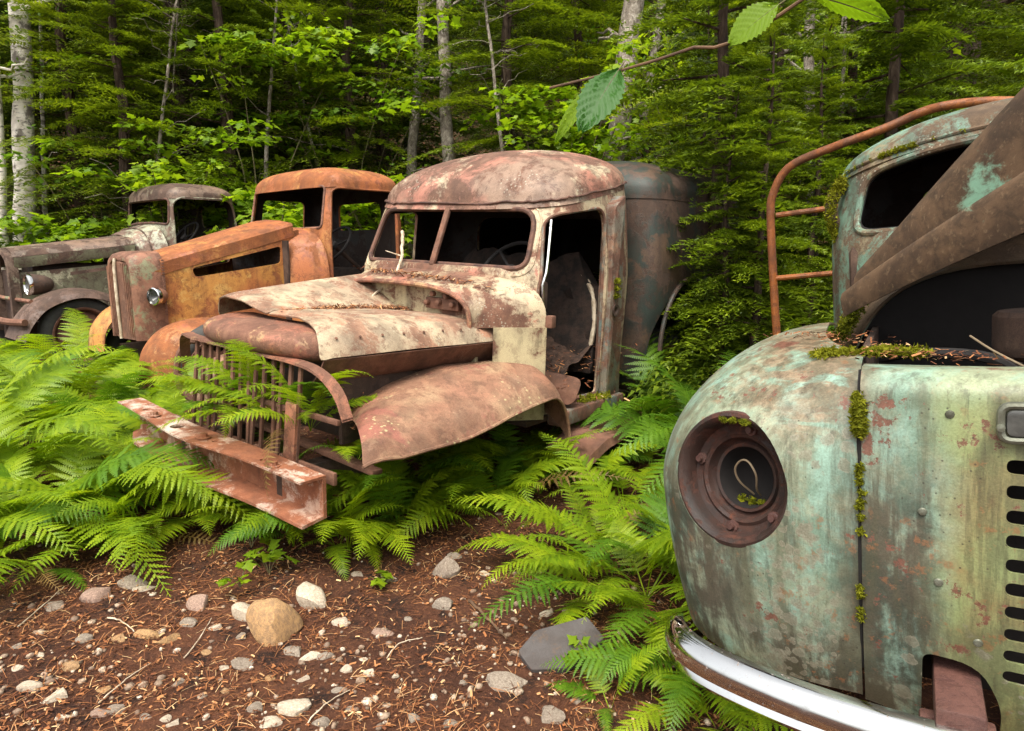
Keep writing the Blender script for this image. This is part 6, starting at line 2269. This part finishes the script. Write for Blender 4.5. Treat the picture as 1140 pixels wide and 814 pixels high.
# ferns growing through the grille
FBt = Frame((-1.262, 2.72, 0), 38, -2)
for (lx, ly, z, s, n, aim, lab) in (
        (-0.36, 0.22, 0.61, 0.48, 7, 215, 'fern sprouting through the far end of the grille bars'), (-0.16, 0.22, 0.59, 0.46, 7, 235, 'fern arching over the bumper bolt hole'),
        (0.02, 0.22, 0.63, 0.50, 7, 235, 'fern growing between the middle grille bars and the bumper'), (0.20, 0.22, 0.61, 0.50, 7, 250, 'fern in front of the grille left of its upright post'),
        (0.36, 0.24, 0.63, 0.50, 7, 300, 'fern growing through the grille next to its upright post'), (0.52, 0.34, 0.50, .42, 6, 330, 'fern leaning out between the grille arc and the crumpled fender'),
        (-0.58, 0.16, 0.38, .46, 7, 200, 'fern beside the curved fender brace'), (-0.78, 0.20, 0.30, .50, 7, 190, 'fern at the far corner of the panel truck nose')):
    wv = FBt.world((lx, ly, z))
    fern(wv[0], wv[1], s, n, lab, None, z=wv[2] - 0.06, aim=aim, spread=130, upright=False)
    rt = fern(*(FBt.world((lx - 0.05, ly - 0.06, 0))[:2]), s * 0.9, 6, lab.replace('fern', 'second fern', 1) if False else lab + ', rooted lower', None, aim=aim - 20, spread=90, upright=True)
G3, L3 = 'ferns beside the mint green nose', 'lady fern crowding the ground left of the mint green truck nose'
for px, py, s, n in ((660, 615, .66, 9), (705, 640, .68, 10), (740, 610, .6, 9), (695, 565, .58, 9), (650, 550, .52, 8), (720, 665, .6, 9)):
    p = ground_at(px, py)
    fern(p[0], p[1], s, n, L3, G3)
fern_px(668, 665, 0.58, 8, 'big spreading fern reaching over the litter in front of the slate slab', aim=205, spread=75, flat=0.4)
fern_px(735, 695, 0.66, 9, 'fern with long hanging fronds under the chrome bumper end', aim=262, spread=75)
fern_px(770, 760, 0.5, 8, 'small fern in front of the chrome bumper', aim=250, spread=120, flat=0.3)
fern_px(800, 812, 0.4, 7, 'lowest fern tucked below the chrome bumper', aim=250, spread=150)
fern_px(680, 790, 0.26, 6, 'small yellowish fern beside the grey stone', aim=230, spread=150, flat=0.4)
fern_px(725, 520, 0.36, 6, 'small pale fern behind the mint green headlight', aim=100, spread=100)
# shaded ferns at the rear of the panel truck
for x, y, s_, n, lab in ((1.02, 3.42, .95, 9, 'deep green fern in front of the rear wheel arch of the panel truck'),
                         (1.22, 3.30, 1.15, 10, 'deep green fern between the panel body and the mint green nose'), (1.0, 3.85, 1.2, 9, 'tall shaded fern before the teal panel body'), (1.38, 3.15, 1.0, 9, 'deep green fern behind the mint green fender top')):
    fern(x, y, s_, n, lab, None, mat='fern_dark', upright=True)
fern_px(665, 500, 0.34, 6, 'fern tip rising behind the running board', aim=90, spread=160)


# ---------------------------------------------------------------- small broad-leaved seedling by the bumper
def seedling(px, py, n, label, seed, size=0.06, h=0.14):
    rg = np.random.default_rng(seed)
    p = ground_at(px, py)
    r = empty('seedling', tuple(p))
    b = MB()
    for i in range(n):
        a = rg.uniform(0, 6.28)
        L = h * rg.uniform(0.6, 1.2)
        e = np.array([math.cos(a) * L * 0.7, math.sin(a) * L * 0.7, L * 0.8])
        b.tube(spline([(0, 0, 0), tuple(e * np.array([0.4, 0.4, 0.7])), tuple(e)], 6), 0.0018, 5)
        for j in range(3):
            V, F = leaf_cloud([tuple(e)], 0.4, size, 'maple', rg, 1, 0.02, 0.2)
            link('leaf', raw_mesh('leaf', V, F, M['maple']), r)
    b.build('stem', M['stem'], r)
    tag(r, label, 'seedling')


seedling(300, 640, 4, 'maple seedling with jagged leaves above the tan boulder', 301, 0.07, 0.13)
seedling(268, 655, 4, 'low bramble seedling beside the tan boulder', 302, 0.05, 0.10)
seedling(280, 610, 4, 'small seedling in the shade below the bumper', 303, 0.05, 0.10)
seedling(668, 745, 5, 'round-leaved seedling beside the dark slate slab', 304, 0.06, 0.10)
seedling(430, 650, 3, 'yellowing seedling near the upright grey rock', 305, 0.05, 0.06)
# ---------------------------------------------------------------- stones
def stone_mesh(seed, sub=3, rough=0.22, flat=0.6, ang=0.0):
    rg = np.random.default_rng(seed)
    bm = bmesh.new()
    bmesh.ops.create_icosphere(bm, subdivisions=sub, radius=1.0)
    V = np.array([v.co[:] for v in bm.verts])
    # cut by random planes for facets, then soft noise
    for _ in range(13):
        d = rg.normal(0, 1, 3)
        d /= np.linalg.norm(d)
        c = rg.uniform(0.42, 0.8)
        k = V @ d
        V = V - np.outer(np.maximum(0, k - c), d) * (0.55 + 0.45 * ang)
    f = rg.uniform(0, 50, 3)
    for a, s in ((rough, 1.3), (rough * 0.4, 3.1), (rough * 0.15, 7)):
        V = V * (1 + a * (vnoise(V[:, 0] * s + f[0] + V[:, 2] * 0.7 * s, V[:, 1] * s + f[1] - V[:, 2] * s * 0.6, 3) - 0.5))[:, None]
    V[:, 2] *= flat
    for v, q in zip(bm.verts, V): v.co = q
    me = bpy.data.meshes.new('stone')
    bm.to_mesh(me)
    bm.free()
    me.shade_smooth()
    me.set_sharp_from_angle(angle=R(30))
    return me


SM = [stone_mesh(400 + i, 3, 0.34, 0.5 + 0.08 * (i % 5), ang=0.5 + (i % 3) * 0.25) for i in range(14)]
SM += [stone_mesh(430 + i, 3, 0.40, 0.75, ang=0.1 - 0.3 * (i > 0)) for i in range(4)]
rgs = np.random.default_rng(5)


def stone(px, py, wpx, mat, label=None, group=None, mesh=None, asp=0.8, sink=0.25, hz=1.0, name='stone'):
    p = ground_at(px, py)
    dist = np.linalg.norm(p - _C)
    r = wpx / 2 * dist / FPX * 0.95
    me = SM[mesh if mesh is not None else int(rgs.integers(0, 14))].copy()
    me.materials.append(M[mat])
    o = link(name, me)
    o.scale = (r, r * asp, r * hz)
    o.rotation_euler = (rgs.normal(0, 0.15), rgs.normal(0, 0.15), rgs.uniform(-0.5, 0.5))
    o.location = (p[0], p[1], p[2] + r * hz * 0.6 * (0.30 - 2 * sink) * 0.7)
    kind = {'st_pale': 'pale', 'st_tan': 'tan', 'st_grey': 'grey', 'st_pink': 'pinkish'}.get(mat, 'dark')
    tag(o, label or 'small %s stone lying loose in the reddish litter' % kind, 'stone', group or 'small %s stones in the litter' % kind)
    return o


stone(309, 702, 72, 'st_tan', 'large tan boulder, biggest stone on the open litter', 'marked stones', 14, 0.8, 0.0, 1.35, 'boulder')
stone(350, 668, 42, 'st_pale', 'rounded white stone beside the tan boulder', 'marked stones', 15, 0.9, 0.1, 1.1)
stone(272, 684, 40, 'st_pale', 'pale oval stone resting against the tan boulder', 'marked stones', 16, 0.7)
stone(220, 675, 36, 'st_pink', 'pinkish grey stone left of the pale oval one', 'marked stones', 3, 0.8)
stone(273, 740, 36, 'st_grey', 'flat jagged grey stone below the tan boulder', 'marked stones', 5, 0.8, 0.3, 0.6)
stone(326, 788, 48, 'st_pale', 'blocky pale stone below the flat grey one', 'marked stones', 6, 0.7, 0.2, 1.0)
stone(496, 640, 34, 'st_grey', 'upright dark grey rock at the edge of the fern strip', 'marked stones', 8, 0.8, 0.1, 1.6)
stone(492, 675, 30, 'st_grey', 'grey wedge stone in front of the upright rock', 'marked stones', 9, 0.8, 0.2, 0.8)
stone(562, 762, 54, 'st_grey', 'broad grey stone on bare litter away from the ferns', 'marked stones', 10, 0.6, 0.3, 0.9)
stone(614, 798, 44, 'st_grey', 'grey stone near the small fern and the slate slab', 'marked stones', 11, 0.7, 0.25, 0.9)
stone(423, 704, 36, 'st_pink', 'flat mottled stone in the middle of the bare litter', 'marked stones', 12, 0.8, 0.35, 0.6)
stone(378, 693, 26, 'st_pale', 'white pebble right of the tan boulder', 'marked stones', 1, 0.7)
stone(325, 727, 32, 'st_grey', 'smooth grey stone touching the foot of the tan boulder', 'marked stones', 7, 0.7)
stone(112, 664, 34, 'st_pink', 'rock half hidden under hanging fern fronds', 'marked stones', 13, 0.8)
stone(62, 675, 26, 'st_grey', 'grey rock at the shaded foot of the fern bank', 'marked stones', 3, 0.7, 0.3, 0.8)
stone(145, 650, 30, 'st_grey', 'grey rock beneath the large hanging fern', 'marked stones', 5, 0.8)
misc = [(160, 657, 26, 'st_pale', .35), (75, 744, 26, 'st_tan', .6), (64, 776, 28, 'st_pale', .8), (39, 767, 32, 'st_pale', .4), (97, 712, 20, 'st_grey', .8), (133, 712, 18, 'st_tan', .8), (160, 708, 34, 'st_tan', .4),
        (190, 712, 28, 'st_tan', .6), (209, 695, 22, 'st_grey', .8), (242, 699, 18, 'st_pale', .8), (230, 727, 14, 'st_tan', .8), (250, 745, 16, 'st_pale', .7), (268, 710, 18, 'st_grey', .8), (345, 733, 26, 'st_pale', .6),
        (360, 732, 22, 'st_grey', .6), (339, 756, 18, 'st_pale', .8), (388, 747, 18, 'st_pale', .8), (412, 751, 18, 'st_pale', .8), (283, 790, 28, 'st_grey', .7), (300, 805, 26, 'st_pale', .8), (358, 806, 28, 'st_grey', .6),
        (115, 768, 18, 'st_tan', .7), (132, 791, 24, 'st_grey', .6), (160, 800, 16, 'st_grey', .8), (184, 802, 18, 'st_pale', .8), (194, 806, 18, 'st_pale', .8), (112, 795, 22, 'st_pink', .6), (70, 800, 16, 'st_pale', .5),
        (607, 685, 20, 'st_pale', .6), (440, 754, 14, 'st_pale', .7), (535, 722, 14, 'st_pale', .7), (515, 762, 16, 'st_grey', .8), (460, 800, 18, 'st_grey', .8), (500, 806, 18, 'st_grey', .8), (405, 735, 12, 'st_pale', .8),
        (580, 728, 18, 'st_pale', .6), (398, 640, 18, 'st_grey', .8), (432, 646, 22, 'st_grey', .7), (505, 620, 20, 'st_grey', .8), (645, 700, 24, 'st_pink', .8), (540, 640, 16, 'st_pale', .8), (455, 690, 14, 'st_grey', .8),
        (20, 720, 16, 'st_grey', .6), (18, 745, 14, 'st_pale', .7), (45, 730, 12, 'st_pale', .6), (200, 760, 16, 'st_grey', .8), (225, 775, 14, 'st_pale', .7), (250, 770, 14, 'st_tan', .8), (300, 755, 14, 'st_tan', .8), (375, 770, 14, 'st_grey', .8), (390, 790, 12, 'st_grey', .8), (430, 785, 12, 'st_pale', .8), (640, 780, 16, 'st_grey', .8)]
for px, py, wv, mt, asp in misc:
    stone(px, py, wv, mt, asp=asp, hz=0.8)
# dark slate slab
p = ground_at(625, 735)
b = MB()
b.prism(rpoly([(-0.12, -0.05), (-0.02, -0.09), (0.13, -0.04), (0.12, 0.06), (-0.05, 0.08), (-0.13, 0.03)], 0.008, 2), 2, -0.012, 0.012)
o = b.build('slate_slab', M['slate'], None, bevel=0.003, smooth=20)
o.location = (p[0], p[1] + 0.02, p[2] + 0.035)
o.rotation_euler = (R(14), R(-10), R(20))
tag(o, 'thin dark slate slab tilted on the litter under the fern', 'stone')


# ---------------------------------------------------------------- gravel, bark chips and needles: uncountable
def gravel():
    rg = np.random.default_rng(8)
    bm = bmesh.new()
    bmesh.ops.create_icosphere(bm, subdivisions=1, radius=1.0)
    base = np.array([v.co[:] for v in bm.verts])
    fc = np.array([[v.index for v in f.verts] for f in bm.faces])
    bm.free()
    n = 2600
    x, y = rg.uniform(-2.6, 1.2, n * 3), rg.uniform(0.5, 3.0, n * 3)
    dens = vnoise(x * 2.2, y * 2.2, 12)
    keep = rg.uniform(0, 1, n * 3) < (0.25 + 0.9 * sstep(0.4, 0.7, dens)) * np.where(y > 2.3, 0.35, 1)
    x, y = x[keep][:n], y[keep][:n]
    n = len(x)
    r = 0.004 + 0.012 * rg.uniform(0, 1, n) ** 2.5
    z = ground_z(x, y)
    V = base[None] * (r[:, None, None] * rg.uniform(0.6, 1.25, (n, 1, 3)))
    V = V * (1 + rg.normal(0, 0.12, (n, len(base), 1)))
    a = rg.uniform(0, 6.28, n)
    c, s = np.cos(a)[:, None], np.sin(a)[:, None]
    X, Y = V[..., 0] * c - V[..., 1] * s, V[..., 0] * s + V[..., 1] * c
    V = np.stack([X + x[:, None], Y + y[:, None], V[..., 2] * 0.7 + (z + r * 0.25)[:, None]], -1)
    F = (np.arange(n)[:, None, None] * len(base) + fc[None]).reshape(-1, 3)
    tag(link('gravel', raw_mesh('gravel', V.reshape(-1, 3), F, M['gravel'])), 'loose gravel strewn over the forest floor', 'gravel', kind='stuff')


gravel()


def litter():
    rg = np.random.default_rng(9)
    n = 170000
    x = rg.uniform(-4.0, 2.2, n)
    y = 0.6 + 4.4 * rg.uniform(0, 1, n) ** 1.6
    k = vnoise(x * 5, y * 5, 14) * 0.6 + vnoise(x * 14, y * 14, 15) * 0.4
    keep = rg.uniform(0, 1, n) < 0.25 + 1.1 * sstep(0.36, 0.62, k)
    x, y = x[keep], y[keep]
    n = len(x)
    needle = rg.uniform(0, 1, n) < 0.6
    l = np.where(needle, rg.uniform(0.008, 0.028, n), rg.uniform(0.003, 0.011, n))
    wd = np.where(needle, 0.0007, rg.uniform(0.001, 0.0034, n))
    a = rg.uniform(0, 6.28, n)
    z = ground_z(x, y) + 0.003 + rg.uniform(0, 0.007, n)
    d = np.stack([np.cos(a), np.sin(a), rg.normal(0, 0.18, n)], -1) * l[:, None]
    s = np.stack([-np.sin(a), np.cos(a), rg.normal(0, 0.35, n)], -1) * wd[:, None]
    q = np.stack([x, y, z], -1)
    bend = np.stack([np.zeros(n), np.zeros(n), l * rg.uniform(0.0, 0.25, n)], -1)
    V = np.stack([q - d - s, q - d + s, q + s + bend, q - s + bend, q + d + s, q + d - s], 1).reshape(-1, 3)
    i = np.arange(n)[:, None] * 6
    F = np.concatenate([i + np.array([0, 1, 2, 3]), i + np.array([3, 2, 4, 5])])
    tag(link('wood_litter', raw_mesh('wood_litter', V, F, M['litter'])), 'reddish bark chips and needles covering the ground', 'litter', kind='stuff')


litter()


# ---------------------------------------------------------------- fallen twigs on the open ground
def twig(pts_px, r, label, mat='twig', group=None):
    P = []
    for px, py in pts_px:
        g = ground_at(px, py)
        P.append(g + np.array([0, 0, r + 0.004]))
    sp = spline(P, 14)
    sp[:, 2] = ground_z(sp[:, 0], sp[:, 1]) + r * 0.8 + 0.004 + 0.006 * np.sin(np.linspace(0, PI, 14))
    sp += np.random.default_rng(int(pts_px[0][0])).normal(0, r * 0.35, sp.shape)
    b = MB()
    b.tube(sp, np.linspace(r, r * 0.45, 14), 6)
    tag(b.build('twig', M[mat]), label, 'twig', group)


twig([(522, 670), (540, 690), (565, 715)], 0.006, 'crooked grey brown twig on the bare litter below the upright rock', 'twig')
twig([(0, 642), (25, 635), (50, 622)], 0.005, 'dark fallen stick at the shaded foot of the fern bank')
twig([(120, 690), (135, 695), (150, 705)], 0.003, 'thin bent straw lying below the hanging fern', 'bleached')
for k, q in enumerate(([(20, 700), (45, 680), (72, 655)], [(340, 810), (360, 790), (390, 770)], [(110, 785), (135, 765), (168, 740)], [(205, 735), (222, 715), (236, 690)], [(430, 735), (445, 720), (470, 712)])):
    twig(q, 0.0022, 'thin straw-coloured stalk lying on the reddish litter', 'bleached', 'straw stalks on the litter')
twig([(665, 515), (690, 505), (712, 488)], 0.012, 'thick dead stick on the dark ground behind the fern', 'twig')


# ---------------------------------------------------------------- alder whose leafy twig hangs into the top of the view
def alder():
    rg = np.random.default_rng(12)
    tx, ty = 1.35, 0.15
    g = float(ground_z(tx, ty))
    r = empty('alder_tree', (tx, ty, g))
    off = np.array([tx, ty, g])
    b = MB()
    tr = spline([(0, 0, -0.2), (0.02, -0.02, 1.2), (-0.03, 0.02, 2.4), (0.0, 0.05, 4.2), (0.05, 0.0, 6.0)], 20)
    b.tube(tr, np.linspace(0.065, 0.02, 20), 10)
    b.build('trunk', M['grey_bark'], r, smooth=60)
    tip = [at_depth(612, 98, 1.12), at_depth(700, 76, 1.06), at_depth(780, 50, 1.0), at_depth(890, 2, 0.92)]
    pts = [tr[10] + off, np.array([1.0, 0.5, 2.05])] + tip[::-1]
    sp = spline([tuple(q - off) for q in pts], 40)
    b = MB()
    b.tube(sp, np.concatenate([np.linspace(0.012, 0.004, 16), np.linspace(0.004, 0.002, 24)]), 7)
    b.build('branch', M['twig'], r)

    def leaf(base, tipv, wid, nrm, mat='alder_leaf', fold=0.12, sag=0.1):
        """toothed oval leaf with a folded midrib and side veins pressed in"""
        base, tipv, nrm = (np.array(q, float) - 0 for q in (base, tipv, nrm))
        ax = tipv - base
        L = np.linalg.norm(ax)
        ax /= L
        lat = np.cross(nrm, ax)
        lat /= np.linalg.norm(lat)
        up = np.cross(ax, lat)
        n, m = 36, 7
        rows = []
        for i in range(n):
            t = i / (n - 1)
            w_ = wid * (math.sin(PI * min(1, t * 0.96 + 0.02)) ** 0.75) * (1 - 0.28 * t)
            tooth = 1 + 0.07 * ((i % 3) - 1) * (0.1 < t < 0.97)
            row = []
            for j in range(-m, m + 1):
                u = j / m
                k = 1 if abs(u) < 0.95 else tooth
                vein = 0.006 * L / 0.09 * math.sin((t * 8 - abs(u) * 2.4) * 2 * PI) * abs(u) * (1 - abs(u)) * 1.2
                row.append(tuple(base + ax * (L * (t + 0.05 * abs(u))) + lat * (w_ * u * k) + up * (fold * w_ * abs(u) * 1.2 - sag * L * t * t + vein) - off))
            rows.append(row)
        o = MB().grid(rows).build('leaf', M[mat], r, smooth=60)
        b = MB()
        b.tube([tuple(base + ax * L * t + up * (-sag * L * t * t - 0.0006) - off) for t in np.linspace(-0.12, 0.95, 12)], np.linspace(0.0013, 0.0004, 12), 5)
        b.build('midrib', M['stem'], o)
    leaf(at_depth(690, 76, 1.06), at_depth(648, 138, 1.02), 0.036, (-0.1, -0.9, 0.55))
    leaf(at_depth(668, 90, 1.07), at_depth(616, 152, 1.10), 0.022, (-0.7, -0.6, 0.3), 'maple')
    leaf(at_depth(868, 4, 0.94), at_depth(812, 44, 0.97), 0.034, (-0.2, -0.75, 0.6), 'maple')
    leaf(at_depth(902, -6, 0.90), at_depth(990, 14, 0.86), 0.034, (0.1, 0.35, 0.95), 'maple')
    # upper crown, above the view
    cs = []
    for i in range(22):
        k = rg.integers(11, 20)
        a = rg.uniform(0, 6.28)
        L = rg.uniform(0.5, 1.1)
        e = tr[k] + np.array([math.cos(a) * L, math.sin(a) * L, 0.25 * L])
        bb = MB()
        bb.tube([tuple(tr[k]), tuple((tr[k] + e) / 2 + rg.normal(0, 0.03, 3)), tuple(e)], [0.010, 0.006, 0.003], 5)
        bb.build('branch', M['grey_bark'], r)
        if e[2] > 2.6: cs += [e, (tr[k] + e) / 2]
    V, F = leaf_cloud(cs, 0.5, 0.08, 'birch', rg, 14, 0.25, 0.35)
    link('crown', raw_mesh('crown', V, F, M['alder_leaf']), r)
    tag(r, 'alder with a leafy twig hanging over the mint green truck', 'tree')


alder()
